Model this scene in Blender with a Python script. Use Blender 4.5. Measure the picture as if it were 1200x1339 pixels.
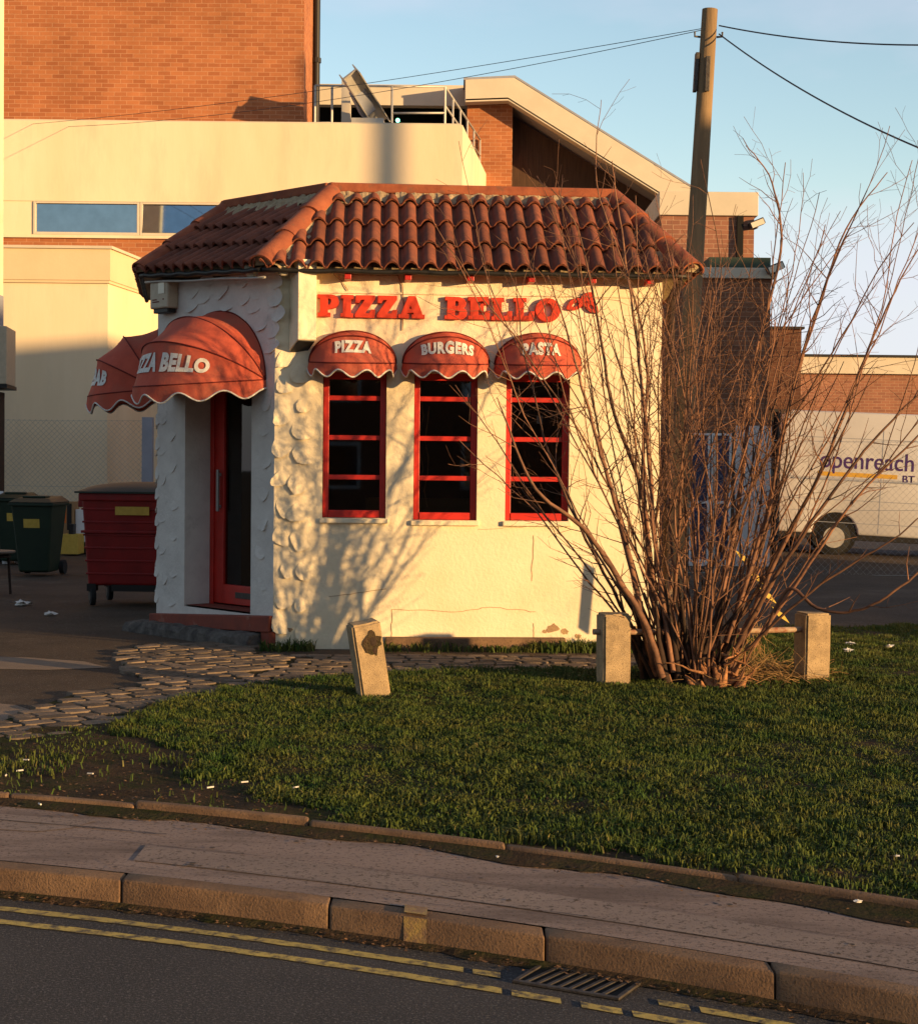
import bpy, bmesh, math, random
import numpy as np
from mathutils import Vector, Matrix, Euler, noise
R = math.radians
random.seed(7); RNG = np.random.default_rng(7)
for o in list(bpy.data.objects): bpy.data.objects.remove(o)
scene = bpy.context.scene
COL = scene.collection

# ------------------------------------------------------------------ camera
CAM_H, F, PITCH, ROLL = 1.65, 2200.0, R(1.549), R(0.6)
cd = bpy.data.cameras.new("camera"); cam = bpy.data.objects.new("camera", cd); COL.objects.link(cam)
cd.sensor_fit = 'HORIZONTAL'; cd.sensor_width = 36.0; cd.lens = 36.0 * F / 1200.0
cd.clip_start = 0.1; cd.clip_end = 2000
RM = Matrix.Rotation(R(90) - PITCH, 4, 'X') @ Matrix.Rotation(ROLL, 4, 'Z')
cam.matrix_world = Matrix.Translation((0, 0, CAM_H)) @ RM
scene.camera = cam

# ------------------------------------------------------------------ light
SUN_AZ, SUN_EL = R(55), R(6.5)          # to the right of straight behind the camera
S = Vector((math.sin(SUN_AZ) * math.cos(SUN_EL), -math.cos(SUN_AZ) * math.cos(SUN_EL), math.sin(SUN_EL)))
ld = bpy.data.lights.new("sun", 'SUN'); ld.energy = 4.8; ld.angle = R(0.6); ld.color = (1.0, 0.62, 0.26)
sun = bpy.data.objects.new("sun", ld); COL.objects.link(sun)
sun.rotation_euler = S.to_track_quat('Z', 'Y').to_euler(); sun.location = (30, -30, 20)
world = bpy.data.worlds.new("World"); scene.world = world; world.use_nodes = True
wn, wl = world.node_tree.nodes, world.node_tree.links
wn.clear()
sky = wn.new('ShaderNodeTexSky'); sky.sky_type = 'NISHITA'; sky.sun_disc = False
sky.sun_elevation = SUN_EL; sky.sun_rotation = math.atan2(S.x, S.y)
sky.air_density = 1.0; sky.dust_density = 0.3; sky.ozone_density = 1.6
bg = wn.new('ShaderNodeBackground'); bg.inputs[1].default_value = 0.125
wo = wn.new('ShaderNodeOutputWorld')
tc = wn.new('ShaderNodeTexCoord'); mp = wn.new('ShaderNodeMapping'); mp.inputs['Scale'].default_value = (1.3, 1.3, 3.2)
mp.inputs['Location'].default_value = (0.35, 0.2, 0.62)
nz = wn.new('ShaderNodeTexNoise'); nz.inputs['Scale'].default_value = 2.2; nz.inputs['Detail'].default_value = 7; nz.inputs['Roughness'].default_value = 0.5
cr = wn.new('ShaderNodeValToRGB'); cr.color_ramp.elements[0].position = 0.46; cr.color_ramp.elements[1].position = 0.70
mx = wn.new('ShaderNodeMix'); mx.data_type = 'RGBA'; mx.inputs['B'].default_value = (2.5, 2.55, 3.2, 1)
ml = wn.new('ShaderNodeMath'); ml.operation = 'MULTIPLY'; ml.inputs[1].default_value = 0.7
wl.new(tc.outputs['Generated'], mp.inputs['Vector']); wl.new(mp.outputs[0], nz.inputs['Vector'])
wl.new(nz.outputs['Fac'], cr.inputs[0]); wl.new(cr.outputs[0], ml.inputs[0]); wl.new(ml.outputs[0], mx.inputs['Factor'])
wl.new(sky.outputs[0], mx.inputs['A'])
# soft mauve bank lying along the horizon
sz_ = wn.new('ShaderNodeSeparateXYZ'); wl.new(tc.outputs['Generated'], sz_.inputs[0]); rz_ = wn.new('ShaderNodeMapRange'); rz_.interpolation_type = 'SMOOTHSTEP'
rz_.inputs['From Min'].default_value = 0.02; rz_.inputs['From Max'].default_value = 0.20; rz_.inputs['To Min'].default_value = 0.8; rz_.inputs['To Max'].default_value = 0.0; wl.new(sz_.outputs['Z'], rz_.inputs[0])
mh = wn.new('ShaderNodeMix'); mh.data_type = 'RGBA'; mh.inputs['B'].default_value = (2.25, 2.6, 3.15, 1); wl.new(rz_.outputs[0], mh.inputs['Factor']); wl.new(mx.outputs['Result'], mh.inputs['A'])
# the low sky opposite the sun is filled with thin bright haze
sx_ = wn.new('ShaderNodeSeparateXYZ'); wl.new(tc.outputs['Generated'], sx_.inputs[0])
ra = wn.new('ShaderNodeMapRange'); ra.interpolation_type = 'SMOOTHSTEP'; ra.inputs['From Min'].default_value = 0.3; ra.inputs['From Max'].default_value = 0.98; ra.inputs['To Min'].default_value = 1.0; ra.inputs['To Max'].default_value = 1.5
wl.new(sx_.outputs['Y'], ra.inputs[0]); vm_ = wn.new('ShaderNodeVectorMath'); vm_.operation = 'SCALE'; wl.new(mh.outputs['Result'], vm_.inputs[0]); wl.new(ra.outputs[0], vm_.inputs['Scale'])
vt_ = wn.new('ShaderNodeVectorMath'); vt_.operation = 'MULTIPLY'; vt_.inputs[1].default_value = (1.10, 1.01, .96)
wl.new(vm_.outputs[0], vt_.inputs[0]); wl.new(vt_.outputs[0], bg.inputs[0]); wl.new(bg.outputs[0], wo.inputs[0])
vs = scene.view_settings; vs.view_transform = 'Standard'; vs.look = 'None'; vs.exposure = 0.75; vs.gamma = 1; vs.use_curve_mapping = False

# ------------------------------------------------------------------ measuring helpers (numbers read off the photo -> metres)
R3 = RM.to_3x3()
def ray(px, py):
    return R3 @ Vector(((px - 600) / F, -(py - 669.5) / F, -1))
def W(px, py, d):
    v = ray(px, py); return Vector((0, 0, CAM_H)) + v * (d / v.y)
def G(px, py, z=0.1):
    v = ray(px, py); return Vector((0, 0, CAM_H)) + v * ((z - CAM_H) / v.z)
def hit(px, py, P0, P1):
    """where a sight line meets the vertical plane through P0-P1: distance along it and height"""
    v = ray(px, py); d = Vector((P1[0] - P0[0], P1[1] - P0[1])); L = d.length; d /= L
    n = Vector((-d.y, d.x)); t = (n.x * P0[0] + n.y * P0[1]) / (n.x * v.x + n.y * v.y)
    p = v * t; return (p.x - P0[0]) * d.x + (p.y - P0[1]) * d.y, p.z + CAM_H

# ------------------------------------------------------------------ materials
def newmat(name):
    m = bpy.data.materials.new(name); m.use_nodes = True; nt = m.node_tree
    b = nt.nodes['Principled BSDF']; return m, nt, b
def N(nt, t, **kw):
    n = nt.nodes.new(t)
    for k, v in kw.items():
        if k in n.inputs: n.inputs[k].default_value = v
        else: setattr(n, k, v)
    return n
def rgb(c): return (c[0], c[1], c[2], 1)
def pm(name, c, c2=None, scale=4.0, rough=0.85, bump=0.0, bscale=60.0, spec=0.3, c3=None, s3=1.0, lo=0.35, hi=0.65, lo3=0.55, hi3=0.7, metal=0.0, isl=0.0, stretch=None, bdist=0.01, sp=None):
    """base colour c, blotches of c2, sparser stains of c3, fine bump"""
    m, nt, b = newmat(name); L = nt.links.new
    b.inputs['Roughness'].default_value = rough; b.inputs['Specular IOR Level'].default_value = spec; b.inputs['Metallic'].default_value = metal
    g = N(nt, 'ShaderNodeNewGeometry'); pos = g.outputs['Position']
    if stretch:
        mpn = N(nt, 'ShaderNodeMapping', Scale=stretch[:3], Rotation=(0, 0, stretch[3] if len(stretch) > 3 else 0)); L(pos, mpn.inputs['Vector']); pos = mpn.outputs[0]
    c2 = c2 or tuple(x * 0.85 for x in c)
    n1 = N(nt, 'ShaderNodeTexNoise', Scale=scale, Detail=8.0, Roughness=0.62); L(pos, n1.inputs['Vector'])
    r1 = N(nt, 'ShaderNodeValToRGB'); e = r1.color_ramp.elements; e[0].position = lo; e[1].position = hi; e[0].color = rgb(c); e[1].color = rgb(c2)
    L(n1.outputs['Fac'], r1.inputs[0]); out = r1.outputs[0]
    if c3:
        n3 = N(nt, 'ShaderNodeTexNoise', Scale=s3, Detail=9.0, Roughness=0.7); L(pos, n3.inputs['Vector'])
        r3 = N(nt, 'ShaderNodeValToRGB'); e = r3.color_ramp.elements; e[0].position = lo3; e[1].position = hi3
        L(n3.outputs['Fac'], r3.inputs[0]); mxn = N(nt, 'ShaderNodeMix', data_type='RGBA'); mxn.inputs['B'].default_value = rgb(c3)
        L(r3.outputs[0], mxn.inputs['Factor']); L(out, mxn.inputs['A']); out = mxn.outputs['Result']
    if sp:      # aggregate: (colour, scale, low, high)
        vo = N(nt, 'ShaderNodeTexNoise', Scale=sp[1], Detail=2.0, Roughness=0.8); L(g.outputs['Position'], vo.inputs['Vector'])
        r4 = N(nt, 'ShaderNodeValToRGB'); e = r4.color_ramp.elements; e[0].position = sp[2]; e[1].position = sp[3]
        L(vo.outputs['Fac'], r4.inputs[0]); m4 = N(nt, 'ShaderNodeMix', data_type='RGBA'); m4.inputs['B'].default_value = rgb(sp[0]); L(r4.outputs[0], m4.inputs['Factor']); L(out, m4.inputs['A']); out = m4.outputs['Result']
    if isl:
        hv = N(nt, 'ShaderNodeHueSaturation'); mr = N(nt, 'ShaderNodeMapRange'); mr.inputs['To Min'].default_value = 1 - isl; mr.inputs['To Max'].default_value = 1 + isl
        L(g.outputs['Random Per Island'], mr.inputs[0]); L(mr.outputs[0], hv.inputs['Value']); L(out, hv.inputs['Color']); out = hv.outputs[0]
    L(out, b.inputs['Base Color'])
    if bump:
        nb = N(nt, 'ShaderNodeTexNoise', Scale=bscale, Detail=6.0, Roughness=0.6); L(pos, nb.inputs['Vector'])
        bp = N(nt, 'ShaderNodeBump', Strength=bump, Distance=bdist); L(nb.outputs['Fac'], bp.inputs['Height']); L(bp.outputs[0], b.inputs['Normal'])
    return m
def brickmat(name, c1, c2, mortar, bw=0.25, rh=0.085, c3=None, var=0.5):
    m, nt, b = newmat(name); L = nt.links.new
    b.inputs['Roughness'].default_value = 0.9; b.inputs['Specular IOR Level'].default_value = 0.2
    uv = N(nt, 'ShaderNodeUVMap')
    wob = N(nt, 'ShaderNodeTexNoise', Scale=3.0, Detail=2.0); L(uv.outputs[0], wob.inputs['Vector'])
    add = N(nt, 'ShaderNodeVectorMath', operation='MULTIPLY_ADD'); L(wob.outputs['Color'], add.inputs[0]); add.inputs[1].default_value = (0.012, 0.012, 0); L(uv.outputs[0], add.inputs[2])
    bt = N(nt, 'ShaderNodeTexBrick', Scale=1.0); bt.inputs['Mortar Size'].default_value = 0.007; bt.inputs['Mortar Smooth'].default_value = 0.3
    bt.inputs['Brick Width'].default_value = bw; bt.inputs['Row Height'].default_value = rh; bt.inputs['Bias'].default_value = -0.1
    bt.inputs['Color1'].default_value = rgb(c1); bt.inputs['Color2'].default_value = rgb(c2); bt.inputs['Mortar'].default_value = rgb(mortar)
    L(add.outputs[0], bt.inputs['Vector'])
    n = N(nt, 'ShaderNodeTexNoise', Scale=0.8, Detail=8.0, Roughness=0.7); L(uv.outputs[0], n.inputs['Vector'])
    mr = N(nt, 'ShaderNodeMapRange'); mr.inputs['From Min'].default_value = 0.25; mr.inputs['From Max'].default_value = 0.75; mr.inputs['To Min'].default_value = 1 - var * .5; mr.inputs['To Max'].default_value = 1 + var * .5
    L(n.outputs['Fac'], mr.inputs[0]); hv = N(nt, 'ShaderNodeHueSaturation'); L(mr.outputs[0], hv.inputs['Value']); L(bt.outputs['Color'], hv.inputs['Color'])
    L(hv.outputs[0], b.inputs['Base Color'])
    bp = N(nt, 'ShaderNodeBump', Strength=0.6, Distance=0.006, invert=True); L(bt.outputs['Fac'], bp.inputs['Height']); L(bp.outputs[0], b.inputs['Normal'])
    return m
def glassmat(name, tint=(0.75, 0.78, 0.8), refl=0.08):
    m, nt, b = newmat(name); L = nt.links.new; nt.nodes.remove(b); o = nt.nodes['Material Output']
    t = N(nt, 'ShaderNodeBsdfTransparent'); t.inputs[0].default_value = rgb(tint)
    g = N(nt, 'ShaderNodeBsdfGlossy'); g.inputs['Roughness'].default_value = 0.02; g.inputs[0].default_value = (1, 1, 1, 1)
    f = N(nt, 'ShaderNodeFresnel'); f.inputs[0].default_value = 1.5
    mm = N(nt, 'ShaderNodeMath', operation='MAXIMUM'); mm.inputs[1].default_value = refl; L(f.outputs[0], mm.inputs[0])
    mxs = N(nt, 'ShaderNodeMixShader'); L(mm.outputs[0], mxs.inputs[0]); L(t.outputs[0], mxs.inputs[1]); L(g.outputs[0], mxs.inputs[2]); L(mxs.outputs[0], o.inputs[0])
    return m

M = {}
M['stucco'] = pm('stucco', (.86, .75, .54), (.79, .67, .46), 2.5, .9, .5, 35, .2, c3=(.60, .53, .42), s3=1.3, lo3=.57, hi3=.78)
M['stucco_shaded'] = pm('stucco_shaded', (.70, .67, .61), (.60, .57, .52), 5, .9, .6, 30, .2, c3=(.45, .42, .38), s3=3, lo3=.6, hi3=.75)  # same render as the front, made greyer and darker in place of shade
M['peel'] = pm('peel', (.45, .30, .16), (.30, .2, .12), 12, .95, .6, 60)
M['redpaint'] = pm('redpaint', (.55, .022, .012), (.42, .018, .01), 6, .45, .15, 80, .5)
M['redletter'] = pm('redletter', (.62, .05, .02), (.50, .04, .015), 6, .6, .1, 60, .3)
M['canvas'] = pm('canvas', (.54, .105, .062), (.44, .080, .048), 5, .85, .25, 9, .2, c3=(.42, .14, .09), s3=2.5, lo3=.45, hi3=.75, bdist=.03)
M['seam'] = pm('seam', (.16, .02, .015), rough=.9)
M['whitetrim'] = pm('whitetrim', (.78, .76, .70), (.6, .57, .5), 30, .8)
M['tile'] = pm('tile', (.25, .080, .044), (.16, .054, .034), 9, .85, .5, 90, .25, c3=(.12, .055, .04), s3=5, lo3=.5, hi3=.72, isl=.22)
M['hiptile'] = pm('hiptile', (.34, .105, .05), (.23, .065, .035), 7, .85, .4, 60, .25, c3=(.15, .09, .06), s3=6, lo3=.55, hi3=.7, isl=.12)
M['mortar'] = pm('mortar', (.46, .36, .22), (.28, .2, .12), 14, .95, 1, 40)
M['black'] = pm('black', (.02, .018, .016), rough=.5)
M['dark'] = pm('dark', (.012, .011, .010), rough=.9)
M['interior'] = pm('interior', (.10, .08, .06), rough=.9)
M['plinthred'] = pm('plinthred', (.27, .062, .036), (.19, .05, .034), 7, .8, .3, 50, c3=(.35, .2, .14), s3=4, lo3=.6, hi3=.75)
M['rough_stone'] = pm('rough_stone', (.17, .15, .13), (.07, .06, .055), 9, .95, 1, 25, bdist=.03)
M['concrete'] = pm('concrete', (.46, .34, .20), (.31, .23, .14), 10, .95, .7, 150, .15, c3=(.14, .11, .08), s3=6, lo3=.55, hi3=.75, sp=((.16, .12, .08), 120, .56, .68))
M['kerb'] = pm('kerb', (.25, .155, .09), (.18, .11, .068), 4, .92, .7, 110, .2, c3=(.12, .075, .05), s3=5, lo3=.45, hi3=.72, sp=((.09, .06, .04), 110, .55, .7))
M['yellow_worn'] = pm('yellow_worn', (.25, .155, .09), (.40, .27, .09), 14, .9, .6, 110, lo=.42, hi=.58)
M['pavement'] = pm('pavement', (.31, .235, .20), (.24, .18, .155), 1.6, .95, .8, 170, .2, c3=(.10, .075, .065), s3=1.6, lo3=.48, hi3=.78, stretch=(.55, 2.0, 1, R(28)), sp=((.12, .09, .075), 48, .54, .66))
M['pavement_patch'] = pm('pavement_patch', (.25, .195, .17), (.30, .235, .20), 2.5, .95, .8, 190, .2, stretch=(.6, 1.8, 1, R(28)), sp=((.11, .085, .07), 50, .54, .66))
M['asphalt'] = pm('asphalt', (.036, .035, .038), (.055, .052, .053), 1.2, .9, 1, 130, .3, c3=(.15, .14, .135), s3=3, lo3=.75, hi3=.95, bdist=.012, sp=((.14, .13, .125), 85, .53, .66))
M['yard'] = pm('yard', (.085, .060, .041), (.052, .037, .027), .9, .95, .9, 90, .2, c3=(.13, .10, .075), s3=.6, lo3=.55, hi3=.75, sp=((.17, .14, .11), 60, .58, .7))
M['yard_sunlight'] = pm('yard_sunlight', (.27, .20, .145), (.20, .15, .11), 3, .95, .8, 90, .2)  # paler ground colour standing in for sunlight on the yard
M['soil'] = pm('soil', (.055, .038, .025), (.09, .062, .04), 6, 1, 1, 45, .05, c3=(.035, .04, .016), s3=3, lo3=.45, hi3=.6, bdist=.03)
M['cobble'] = pm('cobble', (.20, .15, .11), (.13, .10, .075), 11, .95, .8, 60, .1, isl=.32)
M['yellow'] = pm('yellow', (.55, .40, .10), (.42, .30, .09), 8, .85, .4, 120, c3=(.09, .075, .055), s3=18, lo3=.47, hi3=.62)
M['iron'] = pm('iron', (.10, .09, .08), (.06, .05, .045), 25, .6, .4, 80, .4, metal=.5)
M['grass'] = pm('grass', (.026, .062, .009), (.085, .100, .018), 3.2, .75, 0, spec=.25, isl=.4, c3=(.12, .10, .03), s3=5, lo3=.52, hi3=.75)
M['dryblade'] = pm('dryblade', (.17, .14, .05), (.10, .10, .03), 12, .9, isl=.35)
M['tarstain'] = pm('tarstain', (.05, .04, .035), (.09, .07, .06), 20, .95)
M['straw'] = pm('straw', (.42, .26, .10), (.25, .14, .06), 12, .9, isl=.35)
M['bark'] = pm('bark', (.25, .12, .066), (.085, .042, .028), 9, .7, .3, 120, .35, isl=.45)
M['oldbark'] = pm('oldbark', (.05, .028, .02), (.03, .02, .014), 10, .9, .6, 60)
M['rawwood'] = pm('rawwood', (.44, .21, .09), (.16, .07, .035), 18, .85, .8, 60, isl=.2)
M['polewood'] = pm('polewood', (.30, .20, .11), (.18, .125, .07), 9, .9, .8, 30, .2, stretch=(1, 1, .08))
M['wire'] = pm('wire', (.03, .035, .05), rough=.6)
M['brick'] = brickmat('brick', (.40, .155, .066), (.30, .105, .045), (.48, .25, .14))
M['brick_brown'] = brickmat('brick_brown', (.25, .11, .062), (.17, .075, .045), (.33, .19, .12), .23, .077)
M['brick_shaded'] = brickmat('brick_shaded', (.11, .05, .032), (.08, .038, .026), (.15, .09, .06), .23, .077)  # brown brick with the shade put into its colour
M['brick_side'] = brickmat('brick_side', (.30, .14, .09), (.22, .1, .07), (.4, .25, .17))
M['cream'] = pm('cream', (.80, .67, .48), (.73, .60, .41), 1.1, .92, .2, 20, .15, c3=(.56, .47, .34), s3=.9, lo3=.5, hi3=.8, stretch=(1, 1, .22))
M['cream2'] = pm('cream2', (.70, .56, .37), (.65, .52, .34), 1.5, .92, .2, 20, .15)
M['fascia'] = pm('fascia', (.62, .55, .44), (.55, .49, .39), 1.5, .8, .1, 20)
M['woodclad'] = pm('woodclad', (.085, .048, .030), (.05, .03, .02), 6, .9, .5, 20, stretch=(8, 8, .3))
M['tin'] = pm('tin', (.5, .48, .44), (.4, .38, .35), 5, .5, metal=.3)
M['paintwhite'] = pm('paintwhite', (.56, .55, .55), (.50, .49, .49), 1.2, .35, spec=.5)
M['greyblue'] = pm('greyblue', (.30, .32, .38), rough=.7)
M['greensheet'] = pm('greensheet', (.05, .075, .055), rough=.8)
M['glass'] = glassmat('glass', (.5, .5, .5), .05)
M['skyglass'] = pm('skyglass', (.38, .46, .55), rough=.04, metal=1.0)
M['binred'] = pm('binred', (.27, .011, .010), (.19, .009, .008), 5, .45, .1, 30, .4, c3=(.2, .02, .02), s3=4)
M['bingreen'] = pm('bingreen', (.013, .030, .015), (.009, .022, .012), 5, .55, .1, 40, .4)
M['binlid'] = pm('binlid', (.035, .05, .04), rough=.6)
M['rubber'] = pm('rubber', (.02, .02, .02), rough=.85)
M['stickyellow'] = pm('stickyellow', (.60, .42, .08), (.5, .34, .06), 20, .6)
M['card'] = pm('card', (.36, .22, .11), (.28, .17, .08), 6, .9)
M['orange'] = pm('orange', (.60, .14, .02), rough=.6)
M['whiteplastic'] = pm('whiteplastic', (.72, .72, .72), rough=.5)
M['alarm'] = pm('alarm', (.50, .42, .30), (.42, .35, .25), 12, .5)
M['paper'] = pm('paper', (.75, .72, .66), rough=.9)
M['rust'] = pm('rust', (.26, .09, .045), (.4, .3, .2), 18, .8, .4, 60, .4, c3=(.5, .42, .3), s3=6)
M['purple'] = pm('purple', (.07, .03, .14), rough=.4)
M['amber'] = pm('amber', (.62, .36, .05), rough=.5)
M['ochre'] = pm('ochre', (.30, .19, .07), rough=.8)
M['table'] = pm('table', (.20, .15, .11), rough=.6)
M['galv'] = pm('galv', (.42, .42, .40), rough=.45, metal=.7)
M['lampglass'] = pm('lampglass', (.72, .66, .52), rough=.25, spec=.6)

# ------------------------------------------------------------------ mesh helpers
class MB:
    def __init__(s, M4=None): s.v = []; s.f = []; s.M = M4
    def add(s, vs, fs):
        b = len(s.v)
        for p in vs:
            p = Vector(p); s.v.append(s.M @ p if s.M else p)
        s.f += [[i + b for i in f] for f in fs]
    def poly(s, pts): s.add(pts, [list(range(len(pts)))])
    def box(s, x0, x1, y0, y1, z0, z1):
        s.add([(x0, y0, z0), (x1, y0, z0), (x1, y1, z0), (x0, y1, z0), (x0, y0, z1), (x1, y0, z1), (x1, y1, z1), (x0, y1, z1)],
              [[0, 3, 2, 1], [4, 5, 6, 7], [0, 1, 5, 4], [1, 2, 6, 5], [2, 3, 7, 6], [3, 0, 4, 7]])
    def obox(s, o, a, b, c):
        """box from corner o with edge vectors a, b, c"""
        o, a, b, c = map(Vector, (o, a, b, c))
        if a.cross(b).dot(c) < 0: a, b = b, a
        s.add([o, o + a, o + a + b, o + b, o + c, o + a + c, o + a + b + c, o + b + c],
              [[0, 3, 2, 1], [4, 5, 6, 7], [0, 1, 5, 4], [1, 2, 6, 5], [2, 3, 7, 6], [3, 0, 4, 7]])
    def prism(s, pts, ext):
        """flat polygon pushed along ext"""
        n = len(pts); ext = Vector(ext); P = [Vector(p) for p in pts]; Q = [p + ext for p in P]
        nrm = Vector((0, 0, 0))
        for i in range(n): nrm += P[i].cross(P[(i + 1) % n])
        fl = nrm.dot(ext) > 0
        fs = [list(range(n))[::-1] if fl else list(range(n)), list(range(n, 2 * n)) if fl else list(range(n, 2 * n))[::-1]]
        for i in range(n):
            j = (i + 1) % n; fs.append([i, j, n + j, n + i] if fl else [j, i, n + i, n + j])
        s.add(P + Q, fs)
    def tube(s, pts, rad, n=8, caps=True):
        P = [Vector(p) for p in pts]; m = len(P)
        if isinstance(rad, (int, float)): rad = [rad] * m
        t0 = (P[1] - P[0]).normalized(); a = t0.orthogonal().normalized()
        vs = []
        for i in range(m):
            t = (P[min(i + 1, m - 1)] - P[max(i - 1, 0)])
            if t.length < 1e-9: t = t0
            t.normalize(); a = (a - t * a.dot(t)); a = a.normalized() if a.length > 1e-6 else t.orthogonal().normalized(); b = t.cross(a)
            for k in range(n):
                w = 2 * math.pi * k / n; vs.append(P[i] + (a * math.cos(w) + b * math.sin(w)) * rad[i])
        fs = []
        for i in range(m - 1):
            for k in range(n):
                k2 = (k + 1) % n; fs.append([i * n + k, i * n + k2, (i + 1) * n + k2, (i + 1) * n + k])
        if caps: fs.append(list(range(n))[::-1]); fs.append([(m - 1) * n + k for k in range(n)])
        s.add(vs, fs)
    def grid(s, fn, nu, nv, closed=False):
        vs = [fn(i / nu, j / nv) for j in range(nv + 1) for i in range(nu + 1)]
        fs = [[j * (nu + 1) + i, j * (nu + 1) + i + 1, (j + 1) * (nu + 1) + i + 1, (j + 1) * (nu + 1) + i] for j in range(nv) for i in range(nu)]
        s.add(vs, fs)
    def sphere(s, c, r, nu=10, nv=7):
        if isinstance(r, (int, float)): r = (r, r, r)
        s.grid(lambda u, v: (c[0] + r[0] * math.sin(math.pi * v) * math.cos(-2 * math.pi * u), c[1] + r[1] * math.sin(math.pi * v) * math.sin(-2 * math.pi * u), c[2] + r[2] * math.cos(math.pi * v)), nu, nv)
def rootof(o):
    while o.parent: o = o.parent
    return o
def link(name, me, m, parent):
    o = bpy.data.objects.new(name, me); COL.objects.link(o)
    if m: me.materials.append(M[m] if isinstance(m, str) else m)
    if parent: o.parent = parent
    return o
def obj(name, mb, m, parent=None, smooth=False, bevel=0.0, seg=2, loc=None, weld=False):
    """link the collected shapes as ONE mesh object, with UVs in metres"""
    off = rootof(parent).location if parent else Vector(loc) if loc else Vector((0, 0, 0))
    me = bpy.data.meshes.new(name)
    me.from_pydata([tuple(p - off) for p in mb.v], [], mb.f)
    if bevel or weld:
        bm = bmesh.new(); bm.from_mesh(me)
        if weld: bmesh.ops.remove_doubles(bm, verts=bm.verts, dist=1e-5)
        if bevel:
            es = [e for e in bm.edges if len(e.link_faces) == 2 and e.calc_face_angle(0) > R(30)]
            bmesh.ops.bevel(bm, geom=es, offset=bevel, segments=seg, affect='EDGES', profile=.5)
        bm.to_mesh(me); bm.free()
    uvl = me.uv_layers.new(name='UVMap'); n = len(me.loops)
    if n < 60000:
        for p in me.polygons:
            nn = p.normal
            if abs(nn.z) > .75: t = Vector((1, 0, 0)); q = Vector((0, 1, 0))
            else: t = Vector((-nn.y, nn.x, 0)).normalized(); q = Vector((0, 0, 1))
            for li in p.loop_indices:
                c = me.vertices[me.loops[li].vertex_index].co; uvl.data[li].uv = (c.dot(t), c.dot(q))
    if smooth:
        me.polygons.foreach_set('use_smooth', [True] * len(me.polygons))
        if isinstance(smooth, float): me.set_sharp_from_angle(angle=R(smooth))
    o = link(name, me, m, parent)
    if not parent: o.location = off
    return o
def tag(o, label, cat, group=None):
    o['label'] = label; o['category'] = cat
    if group: o['group'] = group
    return o
def thing(name, loc, label, cat, group=None):
    o = bpy.data.objects.new(name, None); COL.objects.link(o); o.location = Vector(loc); o.empty_display_size = .2
    return tag(o, label, cat, group)
def struct(name, mb, m, **k):
    o = obj(name, mb, m, **k); o['kind'] = 'structure'; return o
def rawmesh(name, V, nper, Fq, m, parent=None, kind=None, smooth=False):
    """numpy arrays -> mesh; Fq is a list of (k, faces[k]) arrays"""
    me = bpy.data.meshes.new(name); off = np.array(rootof(parent).location) if parent else np.zeros(3)
    V = V - off; me.vertices.add(len(V)); me.vertices.foreach_set('co', V.astype(np.float32).ravel())
    loops = np.concatenate([f.ravel() for f in Fq]); sizes = np.concatenate([np.full(len(f), f.shape[1]) for f in Fq])
    me.loops.add(len(loops)); me.loops.foreach_set('vertex_index', loops.astype(np.int32))
    st = np.concatenate([[0], np.cumsum(sizes)[:-1]]); me.polygons.add(len(sizes)); me.polygons.foreach_set('loop_start', st.astype(np.int32)); me.polygons.foreach_set('loop_total', sizes.astype(np.int32))
    if smooth: me.polygons.foreach_set('use_smooth', np.ones(len(sizes), bool))
    me.update(calc_edges=True); me.validate()
    o = link(name, me, m, parent)
    if kind: o['kind'] = kind
    return o
def textmesh(txt, size=1.0, bold=0.0, extrude=0.0, sx=1.0, spacing=1.0, align='CENTER'):
    """builtin lettering as (verts, faces) in its own plane"""
    c = bpy.data.curves.new('t', 'FONT'); c.body = txt; c.size = size; c.offset = bold; c.extrude = extrude; c.space_character = spacing; c.align_x = align; c.align_y = 'CENTER'; c.resolution_u = 4
    o = bpy.data.objects.new('t', c); COL.objects.link(o); bpy.context.view_layer.update()
    dg = bpy.context.evaluated_depsgraph_get(); me = bpy.data.meshes.new_from_object(o.evaluated_get(dg))
    bpy.data.objects.remove(o)
    for v in me.vertices: v.co.x *= sx
    return me
def P2(px_, py_): return (px_, py_)
# ------------------------------------------------------------------ ground
def kerb_y(x):
    if x > 3: return 5.66 - 1.47 - .45 - .79 * (x - 3)
    if x < -3: return 5.66 + 1.47 - .45 - .19 * (x + 3)
    return 5.66 - .49 * x - .05 * x * x
def edge_y(x):
    if x > 3: return 6.77 - 1.53 - .45 - .81 * (x - 3)
    if x < -3: return 6.77 + 1.53 - .45 - .21 * (x + 3)
    return 6.77 - .51 * x - .05 * x * x
def strip(y0, y1, x0, x1, step, z, mb=None):
    """sheet between two curves y0(x), y1(x)"""
    mb = mb or MB(); n = max(1, int((x1 - x0) / step)); xs = [x0 + (x1 - x0) * i / n for i in range(n + 1)]
    for a, b in zip(xs, xs[1:]): mb.poly([(a, y0(a), z), (b, y0(b), z), (b, y1(b), z), (a, y1(a), z)])
    return mb
rd = MB(); rd.poly([(-400, -300, 0), (400, -300, 0), (400, 500, 0), (-400, 500, 0)])
struct('road', rd, 'asphalt')
gz = .09
yd = MB()
strip(lambda x: edge_y(x) + .04, lambda x: 24., -60, 5, 1, gz, yd); strip(lambda x: edge_y(x) + .04, lambda x: 24., 5, 60, 5, gz, yd)
def yz(x, y): return gz - .035 * max(0, min(x, 30) - 6) * min(1, max(0, (y - 22) / 5))
xs = [-300, -60, -20, 0, 6, 8, 10, 12, 16, 30, 60, 300]; ys = [24, 26, 28, 30, 34, 60, 400]
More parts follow.
